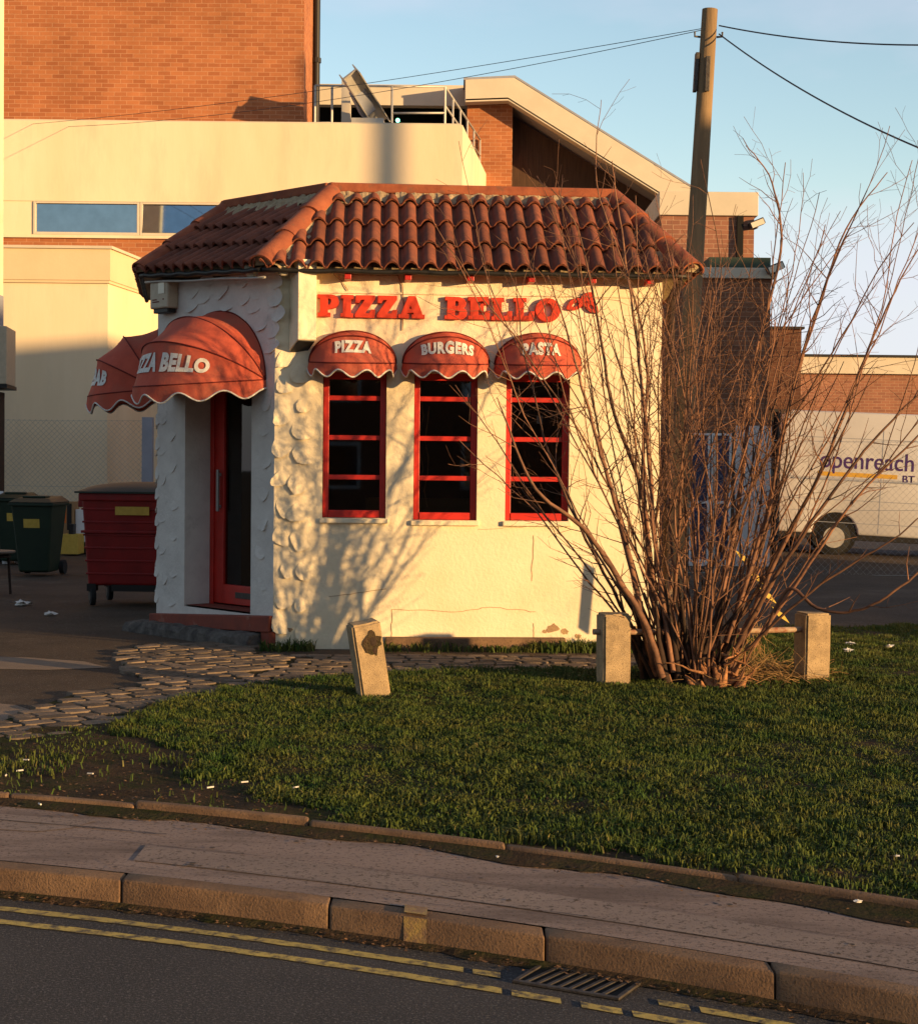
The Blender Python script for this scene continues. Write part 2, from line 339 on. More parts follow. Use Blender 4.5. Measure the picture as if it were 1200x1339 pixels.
for a, b in zip(xs, xs[1:]):
    for c, d in zip(ys, ys[1:]): yd.poly([(a, c, yz(a, c)), (b, c, yz(b, c)), (b, d, yz(b, d)), (a, d, yz(a, d))])
struct('ground', yd, 'yard', weld=True)
pv = strip(lambda x: kerb_y(x) + .118, edge_y, -30, 9, .25, .104)
struct('pavement', pv, 'pavement', weld=True)
# repairs, trench lines
pp = MB()
pp.poly([(x, kerb_y(x) + .62 + o, .107) for x, o in ((-3.2, .0), (-1.75, .0), (-1.62, .12), (-1.55, .30), (-3.2, .30))])
strip(lambda x: kerb_y(x) + .30, lambda x: kerb_y(x) + .56, -1.25, 8, .3, .1075, pp)
struct('pavement_patch', pp, 'pavement_patch')
ck = MB()
def crack(f, x0, x1, w, z, n=60, amp=.012):
    pr = None
    for i in range(n + 1):
        x = x0 + (x1 - x0) * i / n; y = f(x) + amp * noise.noise((x * 3.1, f(x0) * 7, 0)) * 2; ww = w * (.35 + .9 * abs(noise.noise((x * 5, 3, f(x0)))) * 2)
        if pr: ck.poly([(pr[0], pr[1] - pr[2], z), (x, y - ww, z), (x, y + ww, z), (pr[0], pr[1] + pr[2], z)])
        pr = (x, y, ww)
crack(lambda x: kerb_y(x) + .575, -1.9, 6, .0026, .110)
crack(lambda x: kerb_y(x) + .30, -1.0, 6, .002, .110)
crack(lambda x: kerb_y(x) + .78, -3, -1.2, .007, .110)
crack(lambda x: kerb_y(x) + .19, -3, 5, .0015, .110)
for x in (1.6,): crack(lambda t, x=x: kerb_y(x) + .15 + (t - x) * 2.4, x, x + .10, .002, .110, 12)
for k in range(46):
    x = random.uniform(-2.4, 1.8); y = kerb_y(x) + random.uniform(.16, 1.0); r = random.uniform(.006, .014); n = 9
    ck.poly([(x + r * random.uniform(.7, 1.2) * math.cos(q * 6.283 / n), y + r * random.uniform(.7, 1.2) * math.sin(q * 6.283 / n), .110) for q in range(n)])
struct('pavement_cracks', ck, 'tarstain')
# dirt washed against the edging
dt = MB(); pr = None
for i in range(160):
    x = -3.5 + i * .05; y1 = edge_y(x) - .001; w = .05 + .10 * (noise.noise((x * 2.3, 0, 0)) + .6) + .03 * noise.noise((x * 11, 4, 0)) + .04 * max(0, x)
    if pr: dt.poly([(pr[0], pr[1] - pr[2], .109), (x, y1 - w, .109), (x, y1, .125), (pr[0], pr[1], .125)])
    pr = (x, y1, max(.02, w))
struct('pavement_dirt', dt, 'soil')
# kerbstones and edging stones
def stones(name, f, joints, w, z0, z1, m, bev, jit=.004, front=0):
    k = MB()
    for a, b in zip(joints, joints[1:]):
        n = 4; g = .0025; dz = random.uniform(-jit, jit); dy = random.uniform(-jit, jit)
        aa, bb = a + g, b - g; prev = None; vs = []
        for i in range(n + 1):
            x = aa + (bb - aa) * i / n; y = f(x) + dy
            vs += [(x, y, z0), (x, y + front, z1 + dz), (x, y + w, z1 + dz), (x, y + w, z0)]
        fs = [[0, 3, 2, 1], [4 * n, 4 * n + 1, 4 * n + 2, 4 * n + 3]]
        for i in range(n):
            for q in range(4): fs.append([4 * i + q, 4 * i + (q + 1) % 4, 4 * (i + 1) + (q + 1) % 4, 4 * (i + 1) + q])
        k.add(vs, [f_[::-1] for f_ in fs])
    return struct(name, k, m, bevel=bev, seg=3, smooth=40.0)
kj = [-1.238 - .84 * i for i in range(30, 0, -1)] + [-1.238, -.442, .30, .99] + [.99 + .78 * i for i in range(1, 10)]
stones('kerb', kerb_y, kj, .125, -.05, .105, 'kerb', .010, front=.010)
ej = [-2.03 - .9 * i for i in range(20, 0, -1)] + [-2.03, -1.42, -.62, .2, 1.05, 1.9, 2.7, 3.5, 4.3, 5.1, 6.0]
stones('edging_stones', edge_y, ej, .055, .05, .148, 'kerb', .014, jit=.009)
# gutter dirt and yellow lines
gd = MB(); pr = None
for i in range(200):
    x = -4 + i * .05; y1 = kerb_y(x) + .004; w = .05 + .03 * (noise.noise((x * 4.3, 0, 0)) + noise.noise((x * 13, 0, 0)))
    if pr: gd.poly([(pr[0], pr[1] - pr[2], .003), (x, y1 - w, .003), (x, y1, .02), (pr[0], pr[1], .02)])
    pr = (x, y1, max(.02, w))
struct('gutter_dirt', gd, 'soil')
yl = MB()
def line(off, w, x0, x1, gaps=()):
    n = int((x1 - x0) / .03)
    for i in range(n):
        a = x0 + (x1 - x0) * i / n; b = x0 + (x1 - x0) * (i + 1) / n
        if any(g0 < a < g1 for g0, g1 in gaps): continue
        j = lambda x, s: .005 * noise.noise((x * 14, s + off * 30, 0)) + .004 * noise.noise((x * 40, s, 0))
        yl.poly([(a, kerb_y(a) - off - w + j(a, 1), .004), (b, kerb_y(b) - off - w + j(b, 1), .004), (b, kerb_y(b) - off + j(b, 5), .004), (a, kerb_y(a) - off + j(a, 5), .004)])
line(.155, .055, -12, 3, gaps=((.02, .05), (.09, .11), (.135, .62), (.70, .73)))
line(.315, .055, -12, 3, gaps=((.14, .17), (.33, .36), (.5, .53)))
struct('road_markings', yl, 'yellow'); yl = MB(); yl.poly([(-.175, kerb_y(-.175) - .004, .0), (-.095, kerb_y(-.095) - .004, .0), (-.095, kerb_y(-.095) + .0065, .100), (-.175, kerb_y(-.175) + .0065, .100)])
yl.poly([(-.175, kerb_y(-.175) + .02, .1115), (-.095, kerb_y(-.095) + .02, .1115), (-.095, kerb_y(-.095) + .12, .1115), (-.175, kerb_y(-.175) + .12, .1115)])
struct('kerb_marking', yl, 'yellow_worn')
# drain grate set in the gutter
gx0, gx1 = .185, .60
ang = math.atan2(kerb_y(gx1) - kerb_y(gx0), gx1 - gx0)
t = thing('drain_grate', (gx0, kerb_y(gx0) - .235, 0), 'rusty iron drain grate in the gutter beside the kerb', 'drain')
GM = Matrix.Translation((gx0, kerb_y(gx0) - .235, 0)) @ Matrix.Rotation(ang, 4, 'Z')
GM = GM @ Matrix.Diagonal((.80, .86, 1, 1)); b = MB(GM); b.box(0, .46, 0, .25, .001, .0035); obj('drain_pit', b, 'dark', t)
b = MB(GM)
b.box(0, .46, 0, .02, .002, .011); b.box(0, .46, .225, .245, .002, .011); b.box(0, .02, .02, .225, .002, .011); b.box(.44, .46, .02, .225, .002, .011)
obj('grate_frame', b, 'iron', t, bevel=.002)
b = MB(GM)
for i in range(1, 9):
    x = .02 + i * .047
    b.prism([(x - .02, .02, .0045), (x - .004, .02, .0045), (x + .024, .225, .0045), (x + .008, .225, .0045)], (0, 0, .006))
obj('grate_bars', b, 'iron', t)

# yard patches: sunlight put into pale colour on the ground
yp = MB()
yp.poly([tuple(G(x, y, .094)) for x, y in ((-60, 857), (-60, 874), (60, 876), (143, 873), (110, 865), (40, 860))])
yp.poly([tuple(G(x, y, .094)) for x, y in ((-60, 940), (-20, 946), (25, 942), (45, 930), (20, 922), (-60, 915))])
struct('sunlight_patch', yp, 'yard_sunlight')
# soil of the verge
def inpoly(x, y, poly):
    c = np.zeros(np.shape(x), bool); n = len(poly)
    for i in range(n):
        (x1, y1), (x2, y2) = poly[i], poly[(i + 1) % n]
        with np.errstate(divide='ignore', invalid='ignore'):
            c ^= ((y1 > y) != (y2 > y)) & (x < (x2 - x1) * (y - y1) / (y2 - y1 + 1e-12) + x1)
    return c
VERGE = [(-4.6, edge_y(-4.6) + .05), (-3.4, 9.3), (-2.6, 9.35), (-2.05, 10.2), (-1.75, 11.2), (-1.3, 12.0), (-.84, 12.35), (1.05, 12.75), (1.9, 13.4), (2.3, 14.5), (3.2, 16.5), (9, 17.2), (9, 5), (6, edge_y(6) + .05), (4, edge_y(4) + .05), (2, edge_y(2) + .05), (0, edge_y(0) + .05), (-2, edge_y(-2) + .05)]
def soil_z(x, y):
    return .103 + .022 * (noise.noise((x * .9, y * .9, 0)) + .5) + .012 * noise.noise((x * 4, y * 4, 2)) + .006 * noise.noise((x * 13, y * 13, 2))
bm = bmesh.new(); st = .07; vmap = {}
def sv(i, j):
    if (i, j) not in vmap: x, y = i * st, j * st; vmap[i, j] = bm.verts.new((x, y, soil_z(x, y)))
    return vmap[i, j]
ii, jj = np.meshgrid(np.arange(int(-4.8 / st), int(5.4 / st)), np.arange(int(2.4 / st), int(17.2 / st)), indexing='ij')
ok = inpoly(ii * st + st / 2, jj * st + st / 2, VERGE) & (jj * st > np.vectorize(edge_y)(ii * st) + .03)
for i, j in zip(ii[ok], jj[ok]):
    bm.faces.new((sv(i, j), sv(i + 1, j), sv(i + 1, j + 1), sv(i, j + 1)))
me = bpy.data.meshes.new('soil'); bm.to_mesh(me); bm.free(); me.polygons.foreach_set('use_smooth', [True] * len(me.polygons))
o = link('soil', me, 'soil', None); o['kind'] = 'structure'
sf = MB()   # soil skirt between edging and sheet
strip(lambda x: edge_y(x) + .05, lambda x: edge_y(x) + .18, -6, 6, .1, .112, sf); obj_ = struct('soil_margin', sf, 'soil')

# ------------------------------------------------------------------ grass
def vn(x, y, s, seed=0):
    """cheap smooth value noise for arrays"""
    X, Y = x * s + seed * 17.3, y * s + seed * 9.1; xi, yi = np.floor(X).astype(int), np.floor(Y).astype(int); fx, fy = X - xi, Y - yi
    fx = fx * fx * (3 - 2 * fx); fy = fy * fy * (3 - 2 * fy)
    h = lambda a, b: (np.sin(a * 127.1 + b * 311.7 + seed * 74.7) * 43758.5453) % 1
    return (h(xi, yi) * (1 - fx) + h(xi + 1, yi) * fx) * (1 - fy) + (h(xi, yi + 1) * (1 - fx) + h(xi + 1, yi + 1) * fx) * fy
def blades(n, xr, yr, dens, hmin, hmax, wid, zf, name, m, lean=.6, kind='stuff', label=None, cat=None, flat=0.0):
    x = RNG.uniform(*xr, n); y = RNG.uniform(*yr, n); keep = RNG.uniform(0, 1, n) < dens(x, y); x, y = x[keep], y[keep]; n = len(x)
    h = RNG.uniform(hmin, hmax, n) * (.6 + .75 * vn(x, y, 2.2, 3)) * (.6 + .8 * vn(x, y, 8, 5)); az = RNG.uniform(0, 2 * np.pi, n); ln = RNG.uniform(.1, lean, n) + flat
    fa = RNG.uniform(0, 2 * np.pi, n); w = wid * RNG.uniform(.6, 1.4, n)
    z = zf(x, y); dx, dy = np.cos(az) * h * ln, np.sin(az) * h * ln; wx, wy = np.cos(fa) * w, np.sin(fa) * w
    V = np.empty((n, 5, 3))
    V[:, 0] = np.stack([x - wx, y - wy, z - .01], 1); V[:, 1] = np.stack([x + wx, y + wy, z - .01], 1)
    V[:, 2] = np.stack([x + wx * .8 + dx * .35, y + wy * .8 + dy * .35, z + h * .6 * np.clip(1 - flat, .2, 1)], 1); V[:, 3] = np.stack([x - wx * .8 + dx * .35, y - wy * .8 + dy * .35, z + h * .6 * np.clip(1 - flat, .2, 1)], 1)
    V[:, 4] = np.stack([x + dx, y + dy, z + h * (1 - ln * .35) * np.clip(1 - flat, .15, 1)], 1)
    b = np.arange(n)[:, None] * 5
    o = rawmesh(name, V.reshape(-1, 3), 5, [b + np.array([[0, 1, 2, 3]]), b + np.array([[3, 2, 4]])], m, kind=kind)
    if label: tag(o, label, cat)
    return o
GRASS = [(-2.05, 9.6), (-1.8, 11.0), (-1.45, 11.9), (-.84, 12.3), (1.05, 12.75), (1.9, 13.3), (2.3, 14.4), (3.2, 16.4), (6, 17), (6, 5), (4.5, edge_y(4.5)), (2, edge_y(2)), (.5, edge_y(.5)), (-.25, 7.1), (-.95, 7.9), (-1.6, 8.9)]
def gdens(x, y):
    jx = x + .35 * (vn(x, y, 2.5, 1) - .5) + .12 * (vn(x, y, 11, 2) - .5); jy = y + .45 * (vn(x, y, 2.5, 4) - .5) + .16 * (vn(x, y, 11, 6) - .5)
    d = inpoly(jx, jy, GRASS) * (.75 + .5 * vn(x, y, 1.3, 7)) * (.75 + .5 * vn(x, y, 6, 8))
    ey = np.array([edge_y(t) for t in np.linspace(-5, 7, 481)]); e = np.interp(x, np.linspace(-5, 7, 481), ey)
    d *= np.clip((y - e - .10 + .12 * (vn(x, y, 7, 9) - .5)) / .12, 0, 1)
    # thin growth over the bare strip on the left
    verge = inpoly(x, y, VERGE) & (y > e + .1)
    sp = (vn(x, y, 3.1, 12) > .62) * .16 + .015
    d = np.maximum(d, verge * sp * (x > -3.0))
    # footpath worn round the shrub
    d *= 1 - .75 * np.exp(-(((x - 1.9) / .55) ** 2 + ((y - 12.0) / .5) ** 2))
    return d
szf = lambda x, y: .108 + .02 * (vn(x, y, 1.1, 20) - .3)
blades(640000, (-3.2, 5.2), (5.4, 17), gdens, .020, .050, .0034, szf, 'grass', 'grass', 1.3, label='rough green winter grass covering the verge in front of the small white restaurant', cat='grass')
blades(45000, (-3.2, 5.2), (5.4, 17), lambda x, y: gdens(x, y) * (vn(x, y, 4, 31) > .45), .015, .045, .0034, szf, 'dry_blades', 'dryblade', 1.6, label='dry yellowish blades mixed through the green verge grass', cat='dead grass')
def wdens(x, y):
    base = 14.2 + .061 * (x + 1.56)
    s = np.exp(-((y - base + .13) / .09) ** 2)
    return s * (((x > .25) & (x < 1.75)) * (.4 + .8 * (x > .6)) + ((x > -1.65) & (x < -1.2)) * .7 + ((x > -.8) & (x < .5)) * .35)
blades(24000, (-1.8, 1.9), (13.6, 14.5), wdens, .05, .13, .005, lambda x, y: x * 0 + .095, 'weeds', 'grass', 1.0, label='green weeds growing along the foot of the cream restaurant wall', cat='weeds')
# cobbles
PATH = [tuple(G(x, y, .1).xy) for x, y in ((-60, 985), (0, 975), (60, 968), (118, 955), (200, 932), (300, 913), (400, 905), (470, 896), (560, 890), (800, 888), (870, 880), (870, 858), (740, 858), (505, 859), (345, 858), (330, 842), (190, 842), (165, 850), (160, 876), (205, 895), (100, 907), (50, 925), (0, 945), (-60, 950))]
cb = MB()
def cobbles(ox, oy, ang, x0, x1, y0, y1, sel):
    ca, sa = math.cos(ang), math.sin(ang); j = 0; yy = y0
    while yy < y1:
        rh = random.uniform(.135, .165); xx = x0 + random.uniform(0, .2)
        while xx < x1:
            w = random.uniform(.14, .24); cx, cy = xx + w / 2, yy + rh / 2
            wx, wy = ox + cx * ca - cy * sa, oy + cx * sa + cy * ca
            if sel(wx, wy) and inpoly(np.array([wx]), np.array([wy]), PATH)[0]:
                g = .009; pts = []
                for (a, b_) in ((xx + g, yy + g), (xx + w - g, yy + g), (xx + w - g, yy + rh - g), (xx + g, yy + rh - g)):
                    a += random.uniform(-.012, .012); b_ += random.uniform(-.012, .012); pts.append((a, b_))
                # cut corners -> eight sided stone
                oct_ = []
                for k in range(4):
                    p, q = Vector(pts[k]), Vector(pts[(k + 1) % 4]); oct_ += [p.lerp(q, .16), p.lerp(q, .84)]
                c = sum(oct_, Vector((0, 0))) / 8; top = .117 + random.uniform(-.004, .004); tx, ty = random.uniform(-.015, .015), random.uniform(-.015, .015)
                vs = []
                for sc, z in ((1.0, .085), (.99, top - .008), (.95, top - .002), (.6, top)):
                    for p in oct_:
                        q = c + (p - c) * sc; vs.append((ox + q.x * ca - q.y * sa, oy + q.x * sa + q.y * ca, z + (0 if z < .09 else (q.x - c.x) * tx + (q.y - c.y) * ty)))
                fs = []
                for r in range(3):
                    for k in range(8): fs.append([r * 8 + k, r * 8 + (k + 1) % 8, (r + 1) * 8 + (k + 1) % 8, (r + 1) * 8 + k])
                fs.append([24 + k for k in range(8)]); cb.add(vs, fs)
            xx += w
        yy += rh
cobbles(-1.7, 11, R(4), -3, 5, -2, 5, lambda x, y: x - (y - 11.4) * .25 > -1.75)
cobbles(-3.5, 9.2, R(38), -2, 5, -3, 4, lambda x, y: x - (y - 11.4) * .25 <= -1.75)
struct('cobbled_path', cb, 'cobble', smooth=35.0)
pb = MB(); pb.poly([(p[0], p[1], .104) for p in PATH]); struct('path_bed', pb, 'soil')
# litter
def litter(px, py, s, label, z=.12, kind='paper', m='paper'):
    p = G(px, py, z); b = MB(Matrix.Translation(p) @ Matrix.Rotation(random.uniform(0, 6), 4, 'Z'))
    n = 9
    b.add([(s * random.uniform(.5, 1.2) * math.cos(k * 6.283 / n), s * random.uniform(.4, .9) * math.sin(k * 6.283 / n), random.uniform(0, s * .35)) for k in range(n)] + [(0, 0, s * .35)], [[k, (k + 1) % n, n] for k in range(n)])
    b.add([(s * .6 * math.cos(k * 6.283 / n), s * .45 * math.sin(k * 6.283 / n), 0) for k in range(n)] + [(s * .1, 0, s * .5)], [[k, (k + 1) % n, n] for k in range(n)])
    o = obj('paper_scrap', b, m, loc=p); tag(o, label, 'litter', 'litter on the ground')
litter(28, 791, .13, 'largest white crumpled paper on the dark yard before the bins', .1)
litter(65, 804, .09, 'thin white paper scrap on the dark yard right of the crumpled paper', .1)
litter(1112, 843, .06, 'upper pale paper scrap on the grass right of the right-hand concrete post', .14)
litter(1108, 852, .07, 'lower pale paper scrap on the grass right of the right-hand concrete post', .14)
litter(1162, 846, .05, 'white scrap on the grass at the far right edge', .15)
litter(650, 1121, .012, 'tiny white scrap on the pavement below the grass edge', .125)
litter(1122, 1180, .022, 'white wrapper scrap beside the edging at the lower right', .125)
litter(1172, 1120, .014, 'tiny white scrap lying in the grass at lower right', .15)
for k, (x, y) in enumerate(((34, 995), (26, 1009), (118, 1013), (275, 1031), (52, 1053), (8, 1015), (320, 1024), (387, 1031))):
    p = G(x, y, .125); b = MB(Matrix.Translation(p) @ Matrix.Rotation(random.uniform(-1.5, 1.5), 4, 'Z')); b.tube([(-.017, 0, .004), (.017, 0, .006)], .004, 6)
    o = obj('cigarette_end', b, 'paper', loc=p); tag(o, 'small white cigarette end dropped on the bare soil strip by the edging', 'cigarette end', 'cigarette ends on the soil')

# fallen leaf crumbs on the bare soil, gutter and path
lv = MB()
for k in range(2600):
    if k < 1500: x = random.uniform(-3.2, 1.5); y = edge_y(x) + .06 + abs(random.gauss(0, .75)); z = soil_z(x, y) + .004
    elif k < 2100: x = random.uniform(-2.6, 1.9); y = edge_y(x) - abs(random.gauss(0, .10)); z = .113
    else: x = random.uniform(-2.6, 1.9); y = kerb_y(x) - .01 - abs(random.gauss(0, .05)); z = .012
    s = random.uniform(.004, .013); a = random.uniform(0, 6.28); c_, s_2 = math.cos(a) * s, math.sin(a) * s; w = random.uniform(.3, .7)
    lv.poly([(x - c_, y - s_2, z), (x + s_2 * w, y - c_ * w, z + random.uniform(0, .006)), (x + c_, y + s_2, z + random.uniform(0, .006)), (x - s_2 * w, y + c_ * w, z)])
M['leafbits'] = pm('leafbits', (.13, .07, .038), (.07, .042, .025), 40, .9, isl=.6)
o = obj('leaf_crumbs', lv, 'leafbits'); o['kind'] = 'stuff'; tag(o, 'crumbs of dead brown leaf scattered over the bare soil and the pavement edge', 'leaf litter')
# ------------------------------------------------------------------ the small white restaurant
A, B, C, D = (-1.562, 14.20), (1.715, 14.40), (-2.79, 15.55), (-3.16, 17.6)
BR, = ((1.715, 17.9),)
base = Vector((-.2, 15.4, .1))
rest = thing('restaurant', base, 'small white rendered restaurant with a red tiled hip roof and red framed windows', 'restaurant')
def wall(mb, P, Q, z0, z1, ops=(), dep=.1, z0b=None):
    """outer face from P to Q (outside on the right-hand side of P->Q), with openings (s0, s1, za, zb) and their reveals"""
    P, Q = Vector(P), Vector(Q); L = (Q - P).length; d = (Q - P) / L; n = Vector((-d.y, d.x))    # n points inward
    pt = lambda s, z, k=0: (P.x + d.x * s + n.x * k, P.y + d.y * s + n.y * k, z)
    ss = sorted({0, L} | {o[0] for o in ops} | {o[1] for o in ops}); zs = sorted({z0, z1} | {o[2] for o in ops} | {o[3] for o in ops})
    for s0, s1 in zip(ss, ss[1:]):
        for a, b in zip(zs, zs[1:]):
            if any(o[0] <= s0 < o[1] and o[2] <= a < o[3] for o in ops): continue
            mb.poly([pt(s0, a), pt(s1, a), pt(s1, b), pt(s0, b)])
    for s0, s1, a, b in ops:
        mb.poly([pt(s0, a), pt(s0, b), pt(s0, b, dep), pt(s0, a, dep)]); mb.poly([pt(s1, b), pt(s1, a), pt(s1, a, dep), pt(s1, b, dep)])
        mb.poly([pt(s0, b), pt(s1, b), pt(s1, b, dep), pt(s0, b, dep)]); mb.poly([pt(s1, a), pt(s0, a), pt(s0, a, dep), pt(s1, a, dep)])
    return pt, L
wins = []
for xl, xr, yb in ((421, 504, 677), (540, 623, 680), (660, 743, 681)):
    s0, zb = hit(xl, yb, A, B); s1, _ = hit(xr, yb, A, B); wins.append((s0, s1, zb, 2.44))
wb = MB(); WF, LF = wall(wb, A, B, .08, 3.30, wins, .10)
obj('front_wall', wb, 'stucco', rest)
ds0, ds1 = 0.1816 * 1.826, 0.747 * 1.826           # door opening measured along A->C
wb = MB(); Lc = (Vector(C) - Vector(A)).length
CP, LC = wall(wb, C, A, .08, 3.29, [(Lc - ds1, Lc - ds0, .36, 2.50)], .30)
wall(wb, D, C, .08, 3.30); obj('entrance_wall', wb, 'stucco_shaded', rest)
wb = MB(); wall(wb, B, BR, .08, 3.30); wall(wb, BR, D, .08, 3.30); obj('rear_wall', wb, 'stucco', rest)
# inside: floor, back partition, counter so the glass looks into a dim room
ib = MB(); ib.poly([(A[0] + .1, 14.6, .3), (B[0] - .1, 14.6, .3), (B[0] - .1, 17.6, .3), (-2.9, 17.4, .3), (-2.6, 15.7, .3)])
ib.poly([(-2.9, 16.9, .3), (1.6, 16.9, .3), (1.6, 16.9, 3.2), (-2.9, 16.9, 3.2)]); obj('interior_shell', ib, 'interior', rest)
ib = MB(); ib.box(-.9, 1.3, 16.2, 16.5, .3, 1.34); obj('counter', ib, 'ochre', rest)
# windows
dF = (Vector(B) - Vector(A)).normalized(); nF = Vector((-dF.y, dF.x))
def fbox(mb, s0, s1, z0, z1, k0, k1):
    """box on the front wall: along s, up z, depth k (positive goes inward)"""
    o = Vector(WF(s0, z0, k0)); mb.obox(o, Vector((dF.x, dF.y, 0)) * (s1 - s0), Vector((nF.x, nF.y, 0)) * (k1 - k0), Vector((0, 0, z1 - z0)))
for i, (s0, s1, zb, zt) in enumerate(wins):
    f = MB(); fw = .052
    fbox(f, s0 + .003, s0 + fw, zb + .003, zt, .055, .115); fbox(f, s1 - fw, s1 - .003, zb + .003, zt, .055, .115)
    fbox(f, s0 + fw, s1 - fw, zb + .003, zb + .065, .045, .115); fbox(f, s0 + fw, s1 - fw, zt - .06, zt, .055, .115)
    wf = obj('window', f, 'redpaint', rest, bevel=.005)
    g = MB(); g.poly([WF(s0 + fw, zb + .06, .095), WF(s1 - fw, zb + .06, .095), WF(s1 - fw, zt - .06, .095), WF(s0 + fw, zt - .06, .095)]); obj('pane', g, 'glass', wf)
    for y in (520, 572, 624):
        _, z = hit(460 + 120 * i, y + 1.3 * i, A, B); g = MB(); fbox(g, s0 + fw, s1 - fw, z - .02, z + .02, .068, .105); obj('glazing_bar', g, 'redpaint', wf, bevel=.003)
    g = MB(); fbox(g, s0 - .02, s1 + .02, zb - .045, zb - .003, -.035, .05); obj('sill', g, 'stucco', wf, bevel=.008)
# hanging strings and paper seen behind the middle and right panes
g = MB()
for k, (x, y0, y1) in enumerate(((552, 520, 660), (560, 530, 664), (549, 600, 665))):
    s, za = hit(x, y0, A, B); _, zb_ = hit(x, y1, A, B); g.tube([WF(s + .02 * math.sin(q * 2 + k) , za + (zb_ - za) * q / 6, .2 + .02 * k) for q in range(7)], .005, 5)
obj('hanging_cord', g, 'straw', rest)
g = MB(); s, za = hit(704, 548, A, B); fbox(g, s, s + .05, za - .035, za + .035, .15, .155); obj('paper_notice', g, 'paper', rest)
# door: red stiles, glass, letterbox, pull handle
dC = (Vector(A) - Vector(C)).normalized(); nC = Vector((-dC.y, dC.x))
def cbox(mb, s0, s1, z0, z1, k0, k1):
    o = Vector(CP(s0, z0, k0)); mb.obox(o, Vector((dC.x, dC.y, 0)) * (s1 - s0), Vector((nC.x, nC.y, 0)) * (k1 - k0), Vector((0, 0, z1 - z0)))
a, b = Lc - ds1, Lc - ds0
f = MB(); cbox(f, a + .002, a + .20, .385, 2.48, .285, .335); cbox(f, b - .16, b - .002, .385, 2.48, .285, .335); cbox(f, a + .20, b - .16, .385, .56, .285, .335); cbox(f, a + .20, b - .16, 2.3, 2.48, .285, .335)
cbox(f, a + .002, a + .06, .36, 2.5, .268, .285)
dr = obj('door', f, 'redpaint', rest, bevel=.006)
g = MB(); g.poly([CP(a + .2, .56, .31), CP(b - .16, .56, .31), CP(b - .16, 2.3, .31), CP(a + .2, 2.3, .31)]); obj('pane', g, 'glass', dr)
g = MB(); cbox(g, a + .145, a + .175, 1.22, 1.60, .235, .26); cbox(g, a + .15, a + .17, 1.25, 1.28, .26, .285); cbox(g, a + .15, a + .17, 1.54, 1.57, .26, .285); obj('handle', g, 'galv', dr, bevel=.006)
g = MB(); cbox(g, a + .40, a + .66, .445, .50, .277, .285); obj('letterbox', g, 'iron', dr, bevel=.003)
g = MB(); cbox(g, a + .36, a + .62, .36, 2.0, .52, .56); cbox(g, a + .44, a + .62, 1.02, 1.2, .49, .52); obj('timber_screen', g, 'ochre', rest)
g = MB(); cbox(g, a - .05, b + .05, .30, .36, .01, .45); obj('threshold', g, 'black', rest)
# red plinth, its return on the front, rough doorstep
f = MB()
pts = [CP(-.02, .255, -.07), CP(Lc + .03, .365, -.07)]; q0, q1 = Vector(CP(-.02, 0, -.07)), Vector(CP(Lc + .03, 0, -.07)); r0, r1 = Vector(CP(-.02, 0, .02)), Vector(CP(Lc - .02, 0, .02))
def zz(v, z): return (v.x, v.y, z)
zl, zr, zbl, zbr = .262, .372, .155, .235
f.add([zz(q0, zbl), zz(q1, zbr), zz(r1, zbr), zz(r0, zbl), zz(q0, zl), zz(q1, zr), zz(r1, zr), zz(r0, zl)], [[0, 3, 2, 1], [4, 5, 6, 7], [0, 1, 5, 4], [1, 2, 6, 5], [2, 3, 7, 6], [3, 0, 4, 7]])
f.add([zz(Vector(CP(a - .03, 0, .02)), .374), zz(Vector(CP(b + .01, 0, .02)), .374), zz(Vector(CP(b + .01, 0, .3)), .374), zz(Vector(CP(a - .03, 0, .3)), .374)], [[0, 1, 2, 3]])
obj('plinth', f, 'plinthred', rest, bevel=.008)
f = MB(); cbox(f, Lc - .10, Lc + .015, .09, .233, -.055, .02); obj('plinth_return', f, 'plinthred', rest, bevel=.005)
f = MB()
def stepf(u, v):
    s = -.28 + u * (Lc + .16); z = [.08, .17, .215, .222][min(3, int(v * 3 + .01))] - .03 * (1 - u); k = [-.20, -.20, -.17, .01][min(3, int(v * 3 + .01))]
    p = Vector(CP(s, z, k)); q = .022 * noise.noise(p * 7) + .012 * noise.noise(p * 22); return (p.x - nC.x * q, p.y - nC.y * q, p.z + q)
f.grid(stepf, 46, 3); p0 = [stepf(0, v) for v in (0, .34, .67, 1)]; f.poly(p0[::-1] + [tuple(CP(-.28, .08, .01))]); p0 = [stepf(1, v) for v in (0, .34, .67, 1)]; f.poly(p0 + [tuple(CP(Lc - .12, .08, .01))])
obj('doorstep', f, 'rough_stone', rest, smooth=30.0)
# low concrete footing at the front
s0, _ = hit(503, 850, A, B); s1, _ = hit(738, 850, A, B)
f = MB(); fbox(f, s0, s1, .06, .20, -.11, -.002); obj('footing', f, 'kerb', rest, bevel=.012)
# peeling patches low on the front
f = MB()
for (x, y, r) in ((722, 822, .055), (738, 826, .035), (756, 832, .03), (712, 826, .02), (690, 843, .03), (560, 843, .03), (812, 838, .05), (832, 822, .03), (395, 838, .05), (378, 824, .03)):
    s, z = hit(x, y, A, B); n = 14; f = MB()
    f.poly([WF(s + r * (.7 + .5 * random.random()) * math.cos(k * 6.283 / n), z + r * .8 * (.6 + .6 * random.random()) * math.sin(k * 6.283 / n), -.0025) for k in range(n)]); obj('peeled_patch', f, 'peel', rest)
